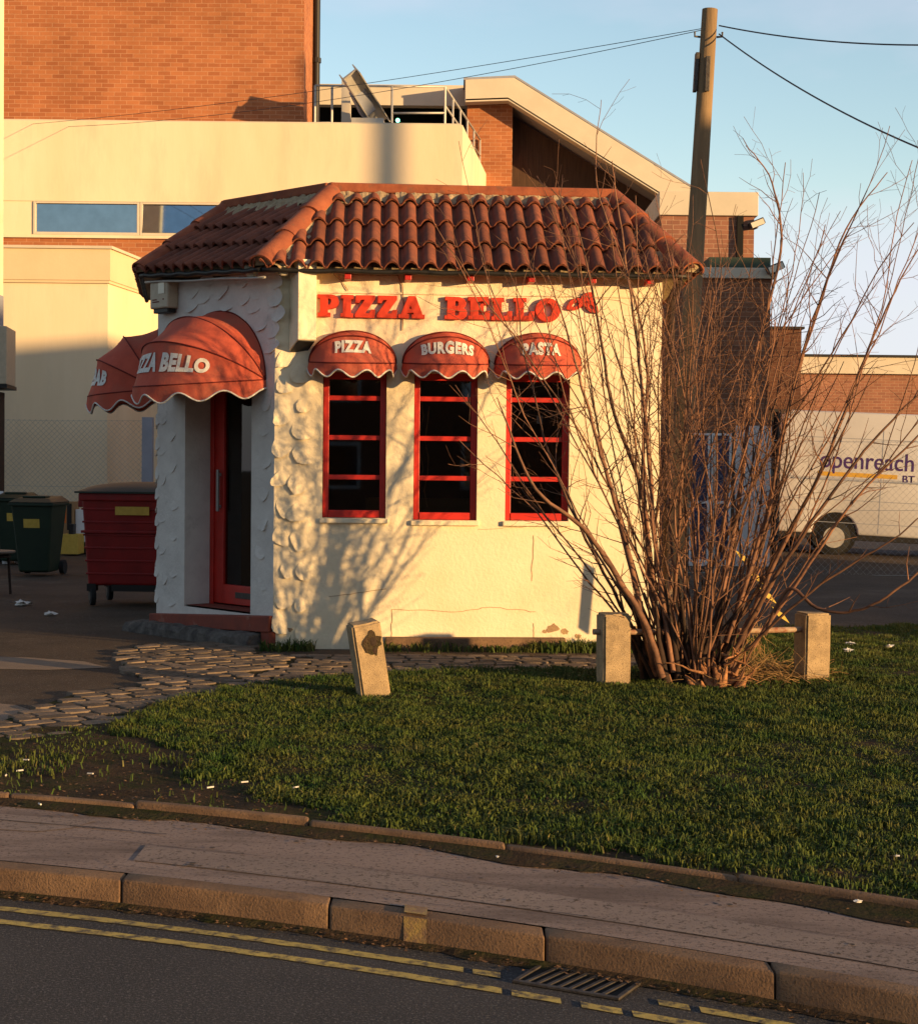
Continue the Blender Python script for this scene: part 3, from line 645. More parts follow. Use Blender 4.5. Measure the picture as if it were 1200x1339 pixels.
# hairline cracks
f = MB()
def hair(pts, w=.0025):
    q = []; f = MB()
    for x, y in pts: s, z = hit(x, y, A, B); q.append((s, z))
    for (sa, za), (sb, zb_) in zip(q, q[1:]):
        n = 8; pr = (sa, za)
        for i in range(1, n + 1):
            s = sa + (sb - sa) * i / n + random.uniform(-.006, .006) * (i < n); z = za + (zb_ - za) * i / n + random.uniform(-.006, .006) * (i < n); dx, dz = s - pr[0], z - pr[1]; l = math.hypot(dx, dz) + 1e-6; ox, oz = -dz / l * w, dx / l * w
            f.poly([WF(pr[0] - ox, pr[1] - oz, -.003), WF(s - ox, z - oz, -.003), WF(s + ox, z + oz, -.003), WF(pr[0] + ox, pr[1] + oz, -.003)]); pr = (s, z)
    obj('hairline_crack', f, 'peel', rest)
hair(((697, 700), (695, 760))); hair(((512, 838), (512, 797), (600, 800), (640, 794), (700, 800))); hair(((697, 815), (697, 840)))
hair(((430, 780), (505, 770))); hair(((625, 692), (700, 688)), .0018); hair(((812, 440), (812, 505), (808, 560)), .0015)
# render laid in scallops round the corner and the entrance
f = MB()
def flap(O, T, Nn, w, h, lift, rot):
    """O on the wall, T along the wall, Nn outward; lower rim stands proud"""
    up = Vector((0, 0, 1)); ca, sa = math.cos(rot), math.sin(rot); TT = T * ca + up * sa; UU = up * ca - T * sa
    n = 18; ring = []; rim = []; sd = random.uniform(0, 99)
    for i in range(n):
        an = 2 * math.pi * i / n; r = 1 + .22 * noise.noise((math.cos(an) * 1.3, math.sin(an) * 1.3, sd)); x, y = w * r * math.cos(an), h * r * math.sin(an) * (.75 if math.sin(an) > 0 else 1.0)
        low = max(0, -math.sin(an)) ** 1.3; off = -.004 + lift * low * (.8 + .4 * random.random()); ring.append(O + TT * x + UU * y + Nn * off); rim.append(O + TT * x * .93 + UU * y * .93 + Nn * (-.004))
    c = O + Nn * .002
    m = [O + TT * (p - O).dot(TT) * .6 + UU * (p - O).dot(UU) * .6 + Nn * (-.002 + lift * .42 * max(0, -math.sin(2 * math.pi * i / n))) for i, p in enumerate(ring)]
    vs = [c] + m + ring + rim; fs = []
    for i in range(n):
        j = (i + 1) % n; fs += [[0, 1 + i, 1 + j], [1 + i, 1 + n + i, 1 + n + j, 1 + j], [1 + n + i, 1 + 2 * n + i, 1 + 2 * n + j, 1 + n + j]]
    f.add(vs, fs)
TF, NF = Vector((dF.x, dF.y, 0)), Vector((-nF.x, -nF.y, 0)); TCv, NC = Vector((dC.x, dC.y, 0)), Vector((-nC.x, -nC.y, 0))
for ci, x in enumerate((376, 401)):
    y = 462 + 20 * ci
    while y < 822:
        s, z = hit(x + random.uniform(-4, 4), y, A, B); flap(Vector(WF(s, z)), TF, NF, random.uniform(.065, .11), random.uniform(.10, .17), random.uniform(.028, .044), R(random.uniform(-62, -25))); y += random.uniform(33, 47)
obj('scalloped_render', f, 'stucco', rest); f = MB()
for x, y0 in ((345, 520),):
    y = y0
    while y < 800:
        s, z = hit(x + random.uniform(-3, 3), y, C, A); flap(Vector(CP(s, z)), TCv, NC, .085, random.uniform(.085, .11), random.uniform(.014, .026), R(random.uniform(-35, 40))); y += random.uniform(36, 46)
for x in (212, 226):
    y = 545 + (x - 212) * 1.5
    while y < 790:
        s, z = hit(x + random.uniform(-2, 2), y, C, A); flap(Vector(CP(s, z)), TCv, NC, .08, .07, .013, R(random.uniform(-10, 40))); y += random.uniform(36, 52)
for x in range(248, 372, 22):
    for y in (372, 392, 414, 436, 458):
        s, z = hit(x + random.uniform(-5, 5), y + (6 if (x // 22) % 2 else -6), C, A); flap(Vector(CP(s, z)), TCv, NC, random.uniform(.09, .13), random.uniform(.06, .10), random.uniform(.012, .024), R(random.uniform(-25, 25)))
TD = (Vector(C) - Vector(D)).normalized(); ND = Vector((TD.y, -TD.x, 0)); TD3 = Vector((TD.x, TD.y, 0))
for k in range(16):
    s = (k % 2) * .35 + .9 + random.uniform(0, .3); z = .45 + (k // 2) * .27; p = Vector(D).lerp(Vector(C), min(.97, s / 2.08)); flap(Vector((p.x, p.y, z)), TD3, ND, .09, .08, .022, 0)
for k in range(9): flap(Vector((C[0], C[1], .45 + k * .23 + random.uniform(-.03, .03))), TCv, (NC + ND).normalized(), .04, .07, .018, 0)
obj('scalloped_render', f, 'stucco_shaded', rest)

# ---- roof
ZE, ZT = 3.30, 4.05
EL, ER, EC, ED, EB, EBL = (-1.655, 14.02), (1.93, 14.20), (-2.92, 15.46), (-3.30, 17.8), (1.97, 18.1), (-3.38, 18.1)
TL, TR, TC_, TDD, TBR, TBL = (-1.178, 15.06), (1.38, 15.25), (-2.25, 16.12), (-2.5, 17.2), (1.38, 17.2), (-2.5, 17.2)
def ze(p): return ZE + (.10 if p in (EC, ED) else 0)
b = MB(); b.poly([(*p, ZT - .01) for p in (TL, TR, TBR, TDD, TC_)]); b.poly([(*p, ze(p) - .03) for p in (EL, EC, ED)]); b.poly([(*p, ze(p) - .03) for p in (EL, ED, EB, ER)])
for e0, e1, t1, t0 in ((EL, ER, TR, TL), (EC, EL, TL, TC_), (ED, EC, TC_, TDD), (ER, EB, TBR, TR), (EB, ED, TDD, TBR)):
    b.poly([(*e0, ze(e0) - .03), (*e1, ze(e1) - .03), (*t1, ZT - .02), (*t0, ZT - .02)])
roof = obj('roof', b, 'mortar', rest)
def tiles(name, E0, E1, T0, T1, pitch=.157, gauge=.37):
    E0, E1, T0, T1 = (Vector((*p, ze(p))) if i < 2 else Vector((*p, ZT)) for i, p in enumerate((E0, E1, T0, T1)))
    U = (E1 - E0).normalized(); up = (T0 - E0); V = (up - U * up.dot(U)); H = V.length; V.normalize(); Nn = U.cross(V).normalized()
    if Nn.z < 0: Nn = -Nn
    umin = min(0, (T0 - E0).dot(U)) - .1; umax = max((E1 - E0).dot(U), (T1 - E0).dot(U)) + .1
    bm = bmesh.new(); c = 0; v0 = -.045
    prof = [(0, -.008), (.10, -.004), (.16, .016), (.26, .040), (.38, .055), (.5, .060), (.62, .055), (.74, .040), (.84, .016), (.90, -.004), (1.0, -.008)]
    while v0 < H - .14:
        v1 = min(v0 + gauge + .04, H - .02); k = 0; u = umin
        while u < umax:
            dz, ju = random.uniform(-.004, .004), random.uniform(-.004, .004); rows = []
            for (vv, lift, sc) in ((v0 - .0, .034, 1.0), (v0 + .001, .034, 1.0), (v0 + .04, .032, 1.0), (v1, -.004, .9)):
                row = []
                for (q, h) in prof:
                    hh = h * sc + lift + dz
                    row.append(bm.verts.new(E0 + U * (u + ju + q * pitch) + V * (vv + random.uniform(-.002, .002)) + Nn * hh))
                rows.append(row)
            low = [bm.verts.new(r.co - Nn * .020 + V * .004) for r in rows[0]]
            for r0, r1 in ((low, rows[0]), (rows[1], rows[2]), (rows[2], rows[3])):
                for i in range(len(prof) - 1):
                    fc = bm.faces.new((r0[i], r0[i + 1], r1[i + 1], r1[i])); fc.smooth = r0 is not low
            u += pitch
        v0 += gauge - .03 * 0
    bmesh.ops.remove_doubles(bm, verts=bm.verts, dist=.0008)
    for P_, Q_, inside in ((E0, T0, (E1 + T1) / 2), (E1, T1, (E0 + T0) / 2)):
        n = (Q_ - P_).cross(Nn).normalized()
        if (inside - P_).dot(n) > 0: n = -n
        bmesh.ops.bisect_plane(bm, geom=bm.verts[:] + bm.edges[:] + bm.faces[:], plane_co=P_, plane_no=n, clear_outer=True)
    off = base
    for v in bm.verts: v.co -= off
    me = bpy.data.meshes.new(name); bm.to_mesh(me); bm.free(); o = link(name, me, 'tile', roof); return o
tiles('roof_tiles', EL, ER, TL, TR); tiles('roof_tiles', EC, EL, TC_, TL); tiles('roof_tiles', ED, EC, TDD, TC_); tiles('roof_tiles', ER, EB, TR, TBR)
def hip(E, T, n=3, r0=.115, r1=.095, name='hip_tiles', lift=.05):
    E, T = Vector((*E, ze(E) + lift)), Vector((*T, ZT + lift)); d = (T - E); L = d.length; d.normalize(); side = d.cross(Vector((0, 0, 1))).normalized(); up = side.cross(d)
    b = MB()
    for k in range(n):
        a0, a1 = E + d * (L * k / n - (.05 if k == 0 else .02)), E + d * (L * (k + 1) / n + .05); m = 10; w = random.uniform(-.01, .01)
        vs = []
        for (p, r) in ((a0, r0), (a1, r1)):
            for rr in (r, r - .017):
                for i in range(m + 1):
                    an = math.pi * (i / m) ; vs.append(p + side * (rr * math.cos(an) + w) + up * (rr * math.sin(an) * .9 - .03))
        M1 = m + 1; fs = []
        for i in range(m):
            fs += [[i, i + 1, 2 * M1 + i + 1, 2 * M1 + i], [M1 + i + 1, M1 + i, 3 * M1 + i, 3 * M1 + i + 1], [i + 1, i, M1 + i, M1 + i + 1], [2 * M1 + i, 2 * M1 + i + 1, 3 * M1 + i + 1, 3 * M1 + i]]
        b.add(vs, fs)
    o = obj(name, b, 'hiptile', roof, smooth=40.0)
    # mortar bedding under the hip
    g = MB(); m = 40
    for s in (-1, 1):
        def fn(u, v):
            p = E.lerp(T, u); q = .022 * noise.noise((u * 14, s * 3 + v * 2, E.x)) + .012 * noise.noise((u * 50, v * 5, s)); return p + side * s * (.085 + .075 * v + q * v * 1.5) + up * (-.01 - .055 * v + q) - Vector((0, 0, .02))
        g.grid(fn, m, 5)
    e = E - d * .03; g.poly([e + side * math.cos(math.pi * i / 8) * .095 + up * (math.sin(math.pi * i / 8) * .085 - .035) for i in range(9)])
    obj('mortar_bedding', g, 'mortar', roof)
hip(EL, TL); hip(ER, TR); hip(EC, TC_); 
# top kerb: red cap strip and rough mortar under it
def kerbtop(P, Q):
    P, Q = Vector((*P, 0)), Vector((*Q, 0)); d = (Q - P).normalized(); n = Vector((d.y, -d.x, 0)); L = (Q - P).length
    b = MB(); b.obox(P - d * .0 + n * .05 + Vector((0, 0, ZT + .03)), d * L, -n * .2, (0, 0, .085)); obj('ridge_cap', b, 'hiptile', roof, bevel=.015)
    g = MB(); g.grid(lambda u, v: P + d * L * u + n * (.045 + .13 * v + .03 * v * noise.noise((u * 30, v, 1)) + .012 * noise.noise((u * 90, v, 1))) + Vector((0, 0, ZT + .035 - .115 * v + .03 * noise.noise((u * 26, v * 2, 5)) + .012 * noise.noise((u * 80, v * 5, 9)))), 150, 5); obj('mortar_bedding', g, 'mortar', roof)
kerbtop(TL, TR); kerbtop(TC_, TL); kerbtop(TDD, TC_)
# fascia board, gutter pipe, rafter ends
def along(P, Q, s, z, k): d = (Vector(Q) - Vector(P)).normalized(); return (P[0] + d.x * s + d.y * k, P[1] + d.y * s - d.x * k, z)
for P_, Q_, nm in ((EL, ER, 'gutter'), (EC, EL, 'gutter'), (ED, EC, 'gutter')):
    L = (Vector(Q_) - Vector(P_)).length; b = MB()
    n = 24; b.tube([along(P_, Q_, L * i / n, ze(P_) + (ze(Q_) - ze(P_)) * i / n - .035 + .006 * math.sin(i * 1.7), .015) for i in range(n + 1)], .022, 8); obj(nm, b, 'black', rest, smooth=True)
g = MB(); L = (Vector(EL) - Vector(EC)).length; g.tube([along(EC, EL, L * i / 12, ze(EC) - .1 * i / 12 - .09 + .004 * math.sin(i), -.03) for i in range(13)], .011, 6); obj('pipe', g, 'tin', rest, smooth=True)
for x in (455, 533, 614, 693, 772, 846):
    s, z = hit(x, 355, A, B); b = MB(); fbox(b, s - .028, s + .028, 3.205, 3.272, -.17, -.0); obj('rafter_end', b, 'redpaint', rest, bevel=.005)
# stucco moulding line under the eaves
b = MB(); fbox(b, .16, LF - .02, 3.10, 3.115, -.014, -.001); obj('moulding', b, 'stucco', rest, bevel=.004)
# drain pipe at the right-hand corner
b = MB(); b.tube([(1.80, 14.50, .1), (1.80, 14.50, 3.1), (1.86, 14.35, 3.24)], .04, 10); obj('downpipe', b, 'oldbark', rest, smooth=40.0)
# cables on the wall
def wcable(pts, name='wall_cable', r=.005):
    q = []
    for (x, y), (x2, y2) in zip(pts, pts[1:]):
        for i in range(7): t = i / 7; q.append((x + (x2 - x) * t, y + (y2 - y) * t + 1.2 * math.sin(t * 3.14)))
    q.append(pts[-1]); b = MB(); b.tube([WF(*hit(x, y, A, B), -.012) for x, y in q], r, 5); obj(name, b, 'rust', rest)
wcable(((450, 352), (455, 358), (520, 360), (526, 372), (528, 400), (526, 432))); wcable(((436, 358), (448, 368), (455, 380)), r=.004)

# ---- dutch canopies
def canopy(name, label, Cc, al, ow, a, h, p, phis, text, tsize, tx, val, nsc, group=None, vtext=.5, sp=1.0, xoff=0.0):
    al, ow = Vector((*al, 0)).normalized(), Vector((*ow, 0)).normalized(); up = Vector((0, 0, 1)); Cc = Vector(Cc)
    t = thing(name, Cc, label, 'awning', group)
    def rib(ph, th, g=0.0):
        bb = 1 / math.sqrt((math.cos(ph) / p) ** 2 + (math.sin(ph) / h) ** 2) + g
        return Cc + al * (a + g) * math.cos(th) + (ow * math.cos(ph) + up * math.sin(ph)) * bb * math.sin(th)
    phis = [R(x) for x in phis]; nt = 48
    def surf(k, v, th, g=0.0):
        q = rib(phis[k], th, g).lerp(rib(phis[k + 1], th, g), v); c = (q - Cc); q -= c.normalized() * .018 * math.sin(math.pi * v) * math.sin(th) if c.length else q * 0
        q += c.normalized() * (.010 * noise.noise((th * 2.2, v * 2.5 + k * 9, Cc.x * 3)) + .005 * noise.noise((th * 6.2, v * 3 + k * 9, Cc.x * 5))) * math.sin(th) if c.length else q * 0
        return q
    b = MB()
    for k in range(len(phis) - 1): b.grid(lambda u, v, k=k: surf(k, v, math.pi * (1 - u)), nt, 8)
    # close the ends against the wall are pivots; the lining is the same cloth seen from below
    obj('canopy', b, 'canvas', t, smooth=True, weld=True)
    # valance with scallops
    b = MB(); nv = nsc * 12
    def drop(u): return val * (.74 + .26 * -math.cos(u * nsc * 2 * math.pi)) + .0
    def vp(u, v):
        q = rib(phis[0], math.pi * (1 - u), .004); dd = drop(u) * v; o = (q - Cc); o.z = 0
        return q - up * dd + (o.normalized() if o.length else o) * .012 * v * math.sin(u * nsc * 2 * math.pi + 1)
    b.grid(vp, nv, 4); obj('valance', b, 'canvas', t, smooth=True)
    b = MB(); b.tube([vp(i / nv, 1.0) for i in range(nv + 1)], .0075, 5); obj('scalloped_trim', b, 'whitetrim', t, smooth=True)
    b = MB()
    for ph in phis: b.tube([rib(ph, math.pi * i / 40, .003) for i in range(41)], .0065, 5)
    obj('seams', b, 'seam', t, smooth=True)
    b = MB()
    for ph in phis: b.tube([rib(ph, math.pi * i / 40, -.025) for i in range(41)], .011, 5)
    b.tube([rib(0, 0), rib(0, math.pi)], .01, 5); obj('frame', b, 'galv', t, smooth=True)
    # lettering follows the cloth
    me = textmesh(text, tsize, bold=tsize * .055, sx=tx, spacing=sp); bm = bmesh.new(); bm.from_mesh(me)
    xs_ = [v.co.x for v in bm.verts]; x = min(xs_)
    while x < max(xs_): bmesh.ops.bisect_plane(bm, geom=bm.verts[:] + bm.edges[:] + bm.faces[:], plane_co=(x, 0, 0), plane_no=(1, 0, 0)); x += .03
    for y in (-.3, -.15, 0, .15, .3): bmesh.ops.bisect_plane(bm, geom=bm.verts[:] + bm.edges[:] + bm.faces[:], plane_co=(0, y * tsize, 0), plane_no=(0, 1, 0))
    ph = (rib(phis[1], math.pi / 2) - rib(phis[0], math.pi / 2)).length
    for v in bm.verts:
        th = math.pi / 2 - (v.co.x + xoff) / a; vv = vtext + v.co.y / ph; q = surf(0, vv, th, .006); o = (q - Cc).normalized(); v.co = q + o * .003 - Cc
    me2 = bpy.data.meshes.new('lettering'); bm.to_mesh(me2); bm.free(); link('lettering', me2, 'whitetrim', t)
    return t
for (x, txt, lab) in ((461, 'PIZZA', 'red dome awning lettered PIZZA over the left window'), (583, 'BURGERS', 'red dome awning lettered BURGERS over the middle window'), (703, 'PASTA', 'red dome awning lettered PASTA over the right window')):
    s, z = hit(x, 474 + (x - 461) * .012, A, B)
    canopy('window_awning', lab, WF(s, z, -.004), dF, -nF, .365, .265, .37, (-4, 42, 72, 90), txt, .155, .67, .115, 5, 'small red awnings over the windows', vtext=.60, sp=1.14)
m_ = Vector(CP((Lc - 1.56 + Lc - .14) / 2, 2.37, -.004))
canopy('door_awning', 'largest red dome awning lettered PIZZA BELLO over the entrance door', m_, dC, -nC, .72, .62, .73, (-5, 27, 58, 90), 'PIZZA BELLO', .22, .74, .15, 6, vtext=.52, xoff=.10, sp=1.08)
TDn = Vector((TD.y, -TD.x))
p_ = Vector(C).lerp(Vector(D), .34)
canopy('side_awning', 'red dome awning lettered KEBAB on the left side wall, partly behind the door awning', (p_.x, p_.y, 2.34), TD, TDn, .62, .60, .66, (-5, 27, 58, 90), 'KEBAB', .22, .74, .16, 6, vtext=.5, xoff=.16, sp=1.08)

# ---- red wall lettering PIZZA BELLO in a fat slab serif, plus the leaf emblem
def slab(ch):
    """outlines (outer, holes) on a unit-high letter"""
    s = .15
    if ch == 'P': return .78, [[(0, 0), (.46, 0), (.46, s), (.36, s), (.36, .36), (.50, .36), (.68, .42), (.77, .55), (.78, .70), (.74, .86), (.63, .96), (.48, 1), (0, 1), (0, 1 - s), (.09, 1 - s), (.09, s), (0, s)]], [[(.36, .52), (.36, .84), (.44, .84), (.50, .78), (.51, .67), (.47, .56), (.42, .52)]]
    if ch == 'I': return .46, [[(0, 0), (.46, 0), (.46, s), (.37, s), (.37, 1 - s), (.46, 1 - s), (.46, 1), (0, 1), (0, 1 - s), (.09, 1 - s), (.09, s), (0, s)]], []
    if ch == 'Z': return .76, [[(0, 0), (.74, 0), (.76, .34), (.62, .34), (.56, .17), (.35, .17), (.75, .86), (.75, 1), (.04, 1), (.02, .68), (.16, .68), (.22, .83), (.40, .83), (0, .14)]], []
    if ch == 'A': return .96, [[(-.02, 0), (.36, 0), (.36, s), (.28, s), (.31, .25), (.55, .25), (.58, s), (.50, s), (.50, 0), (.97, 0), (.97, s), (.89, s), (.62, 1), (.36, 1), (.32, .92), (.08, s), (-.02, s)]], [[(.36, .40), (.43, .64), (.50, .40)]]
    if ch == 'B': return .82, [[(0, 0), (.52, 0), (.70, .04), (.81, .16), (.82, .32), (.77, .44), (.66, .52), (.76, .62), (.78, .76), (.71, .91), (.56, .99), (.46, 1), (0, 1), (0, 1 - s), (.09, 1 - s), (.09, s), (0, s)]], [[(.36, .15), (.36, .43), (.46, .43), (.54, .36), (.54, .22), (.47, .15)], [(.36, .58), (.36, .85), (.45, .85), (.51, .79), (.51, .65), (.46, .58)]]
    if ch == 'E': return .80, [[(0, 0), (.79, 0), (.80, .35), (.66, .35), (.60, .17), (.36, .17), (.36, .43), (.44, .43), (.48, .33), (.57, .33), (.57, .68), (.48, .68), (.44, .58), (.36, .58), (.36, .83), (.58, .83), (.63, .67), (.77, .67), (.76, 1), (0, 1), (0, 1 - s), (.09, 1 - s), (.09, s), (0, s)]], []
    if ch == 'L': return .76, [[(0, 0), (.75, 0), (.77, .38), (.62, .38), (.56, .17), (.37, .17), (.37, 1 - s), (.47, 1 - s), (.47, 1), (0, 1), (0, 1 - s), (.09, 1 - s), (.09, s), (0, s)]], []
    n = 22; return .92, [[(.46 + .47 * math.cos(2 * math.pi * i / n), .5 + .53 * math.sin(2 * math.pi * i / n)) for i in range(n)]], [[(.46 + .17 * math.cos(-2 * math.pi * i / n), .5 + .33 * math.sin(-2 * math.pi * i / n)) for i in range(n)]]
def solid2d(name, outer, holes, depth, bev, mat4, m, parent):
    c = bpy.data.curves.new('c', 'CURVE'); c.dimensions = '2D'; c.fill_mode = 'BOTH'; c.extrude = depth / 2 - bev; c.bevel_depth = bev; c.bevel_resolution = 1
    for pts in outer + holes:
        sp = c.splines.new('POLY'); sp.points.add(len(pts) - 1); sp.use_cyclic_u = True
        for q, p in zip(sp.points, pts): q.co = (p[0], p[1], 0, 1)
    o = bpy.data.objects.new('c', c); COL.objects.link(o); bpy.context.view_layer.update()
    me = bpy.data.meshes.new_from_object(o.evaluated_get(bpy.context.evaluated_depsgraph_get())); bpy.data.objects.remove(o)
    me.materials.clear(); me.transform(mat4); off = rootof(parent).location; me.transform(Matrix.Translation(-off)); me.name = name
    return link(name, me, m, parent)
s0, z0 = hit(416, 414, A, B); sg = thing('wall_sign', WF(s0, z0, -.02), 'raised red slab-serif letters reading PIZZA BELLO on the cream wall above the awnings', 'sign')
def place_word(word, x0, x1, yb, yt):
    sa, za = hit(x0, yb, A, B); sb, _ = hit(x1, yb, A, B); _, zt = hit(x0, yt, A, B); H = zt - za
    tot = sum(slab(ch)[0] for ch in word); s = sa; gap = .018; k = ((sb - sa) - gap * (len(word) - 1)) / (tot * H * .98)
    for ch in word:
        w, outer, holes = slab(ch); p = Vector(WF(s, za + random.uniform(-.003, .003), -.026)); X = Vector((dF.x, dF.y, 0)); Z = Vector((0, 0, 1)); Y = Vector((-nF.x, -nF.y, 0))
        m4 = Matrix.Translation(p) @ Matrix((X, Z, Y)).transposed().to_4x4() @ Matrix.Rotation(R(random.uniform(-1.5, 1.5)), 4, 'Z')
        sc = lambda pts: [(x * H * .98 * k, y * H) for x, y in pts]
        solid2d('letter', [sc(o) for o in outer], [sc(o) for o in holes], .045, .004, m4, 'redletter', sg); s += w * H * .98 * k + gap
place_word('PIZZA', 416, 554, 414, 386); place_word('BELLO', 581, 731, 417.5, 389)
s0, z0 = hit(757, 400, A, B); em = thing('leaf_emblem', WF(s0, z0, -.02), 'red leaf shaped emblem on the cream wall right of the lettering', 'sign')
for (x, y, l, w, an) in ((752, 399, .17, .055, 25), (768, 392, .14, .06, 62), (772, 402, .15, .05, -38)):
    sA, zA = hit(x, y, A, B); n = 9
    up_ = [(l * (i / n - .5), w * math.sin(math.pi * i / n) ** .8) for i in range(n + 1)]; lo_ = [(l * (i / n - .5), -w * .7 * math.sin(math.pi * i / n)) for i in range(n - 1, 0, -1)]
    X = Vector((dF.x, dF.y, 0)); m4 = Matrix.Translation(Vector(WF(sA, zA, -.016))) @ Matrix((X, Vector((0, 0, 1)), Vector((-nF.x, -nF.y, 0)))).transposed().to_4x4() @ Matrix.Rotation(R(an), 4, 'Z')
    hl = [(q[0] * .45, q[1] * .42) for q in (up_ + lo_)[::-1]]
    solid2d('leaf', [up_ + lo_], [hl] if an != 62 else [], .03, .003, m4, 'redletter', em)
# projecting sign box on the corner
s0, z0 = hit(396, 446, A, B); _, zt = hit(396, 342, A, B)
bx = thing('sign_box', WF(s0, z0, -.12), 'tall narrow cream light box fixed at the corner of the restaurant wall', 'sign')
rotm = Matrix.Translation(Vector(WF(s0, 0, -.08))) @ Matrix.Rotation(math.atan2(dF.y, dF.x) + R(22), 4, 'Z')
b = MB(rotm); wv, dv = .082, .22
b.add([(-wv, -dv / 2, z0), (wv, -dv / 2, z0), (wv, dv / 2, z0 - .085), (-wv, dv / 2, z0 - .085), (-wv, -dv / 2, zt), (wv, -dv / 2, zt), (wv, dv / 2, zt), (-wv, dv / 2, zt)], [[0, 3, 2, 1], [4, 5, 6, 7], [0, 1, 5, 4], [1, 2, 6, 5], [2, 3, 7, 6], [3, 0, 4, 7]])
obj('box_body', b, 'stucco', bx, bevel=.008)
b = MB(rotm); b.obox((-wv + .01, -dv / 2 + .012, z0 - .006), (2 * wv - .02, 0, 0), (0, dv - .024, -.082), (0, 0, -.006)); obj('bottom_plate', b, 'black', bx)
b = MB(rotm); b.box(-.018, .018, dv / 2 - .02, dv / 2 + .08, z0 + .1, z0 + .14); b.box(-.018, .018, dv / 2 - .02, dv / 2 + .08, zt - .16, zt - .12); obj('bracket', b, 'iron', bx)
# alarm box under the far eave
s0, z0 = hit(222, 410, C, A); _, zt = hit(222, 372, C, A)
al_ = thing('alarm_box', CP(s0, z0, -.02), 'beige burglar alarm box under the left eave corner', 'alarm box')
b = MB(); cbox(b, s0 - .15, s0 + .15, z0 + .04, zt + .02, -.12, -.002); obj('alarm_cover', b, 'alarm', al_, bevel=.015)
b = MB(); cbox(b, s0 - .12, s0 + .12, z0, z0 + .04, -.10, -.01); obj('alarm_base', b, 'black', al_, bevel=.006)
b = MB(); cbox(b, s0 + .0, s0 + .10, z0 + .17, z0 + .27, -.126, -.1205); obj('strobe', b, 'lampglass', al_)
b = MB()
for k, (w, dz) in enumerate(((.07, .115), (.11, .095), (.02, .115))): cbox(b, s0 - .10 + (0 if k < 2 else .17), s0 - .10 + w + (0 if k < 2 else .17), z0 + dz, z0 + dz + .010, -.1225, -.1203)
obj('worn_print', b, 'seam', al_)
# two flood lamps under the corner
for (px_, py_, P, Q, w, lab) in ((347, 354, C, A, .055, 'round floodlight left of the roof corner, under the shaded eave'), (372, 351, A, B, .05, 'cream floodlight right of the roof corner, beside the narrow sign box')):
    s, z = hit(px_, py_, P, Q); fn = (lambda s_, z_, k_, P=P: CP(s_, z_, k_)) if P is C else (lambda s_, z_, k_: WF(s_, z_, k_))
    pos = Vector(fn(s, z, -.12)); n_ = NC if P is C else NF; tl = thing('floodlight', pos, lab, 'lamp', 'floodlights under the corner eave')
    q = (n_ + Vector((0, 0, -.5))).normalized(); b = MB(); b.tube([pos - q * .05, pos + q * .0, pos + q * .05], [.025, w * .9, w + .01], 14); obj('housing', b, 'alarm', tl, smooth=40.0)
    b = MB(); b.tube([pos + q * .051, pos + q * .056], w, 14); obj('lens', b, 'lampglass', tl)
    b = MB(); b.tube([pos - q * .04, pos + Vector((0, 0, .06)) - n_ * .05, Vector(fn(s, z + .07, 0))], .008, 6); obj('arm', b, 'iron', tl)
# ------------------------------------------------------------------ buildings behind
def quad_at(mb, pts): mb.poly([tuple(p) for p in pts])
def X_(px, d): return W(px, 610, d).x
def Z_(px, py, d): return W(px, py, d).z
# tall brick block at the left
d = 34.0; xr = X_(393, d); zb = 6.0
t = thing('brick_tower', (-10, d, .1), 'tall plain orange brick block behind the cream building at top left', 'building')
b = MB(); b.box(-16, xr, d, d + 2.1, zb, 16); obj('wall', b, 'brick', t)
b = MB(); b.tube([(xr + .08, d + 2.0, 8.6), (xr + .08, d + 2.0, 16)], .075, 10); 
obj('downpipe', b, 'black', t, smooth=40.0)
b = MB()
for z in (10.2, 12.1, 14): b.tube([(xr + .08, d + 2.0, z), (xr + .08, d + 2.0, z + .1)], .10, 10); b.box(xr - .01, xr + .1, d + 1.97, d + 2.03, z + .02, z + .08)
obj('pipe_bracket', b, 'black', t)
# cream building: upper parapet, ribbon window, lower block
du = 33.0; xu = X_(600, du); xl = -18
zt = Z_(600, 163, du); z1 = Z_(20, 262, du); z2 = Z_(20, 306, du)
t = thing('cream_building', (-7, 31, .1), 'cream rendered flat roofed building with a strip window behind the restaurant', 'building')
b = MB(); xs_r = X_(628, 37)
b.poly([(xl, du, z1), (xu, du, z1), (xu, du, zt), (xl, du, zt)]); b.poly([(xu, du, z1), (xu + .55, du + 5.5, z1), (xu + .55, du + 5.5, zt - .0), (xu, du, zt)])
b.poly([(xl, du, zt), (xu, du, zt), (xu + .55, du + 5.5, zt), (xl, du + 5.5, zt)]); b.poly([(xl, du, z1), (xl, du + 5.5, z1), (xu + .55, du + 5.5, z1), (xu, du, z1)])
obj('parapet', b, 'cream', t)
b = MB(); b.box(xl, xu - .05, du + .02, du + .10, zt + .001, zt + .03); obj('coping', b, 'fascia', t)
wl_, wm, wr = X_(42, du), X_(181, du), X_(292, du)
b = MB()
b.box(xl, wl_ - .0, du + .02, du + .3, z2, z1 - .003); b.box(xl, X_(600, du), du - .03, du + .3, z2 - .06, z2 - .002); b.box(wr + 1.6, xu - .1, du + .02, du + .3, z2, z1 - .003); obj('window_surround', b, 'cream', t)
xw = wl_; wnds = [(wl_, wm), (wm, wr), (wr, wr + 1.6)]
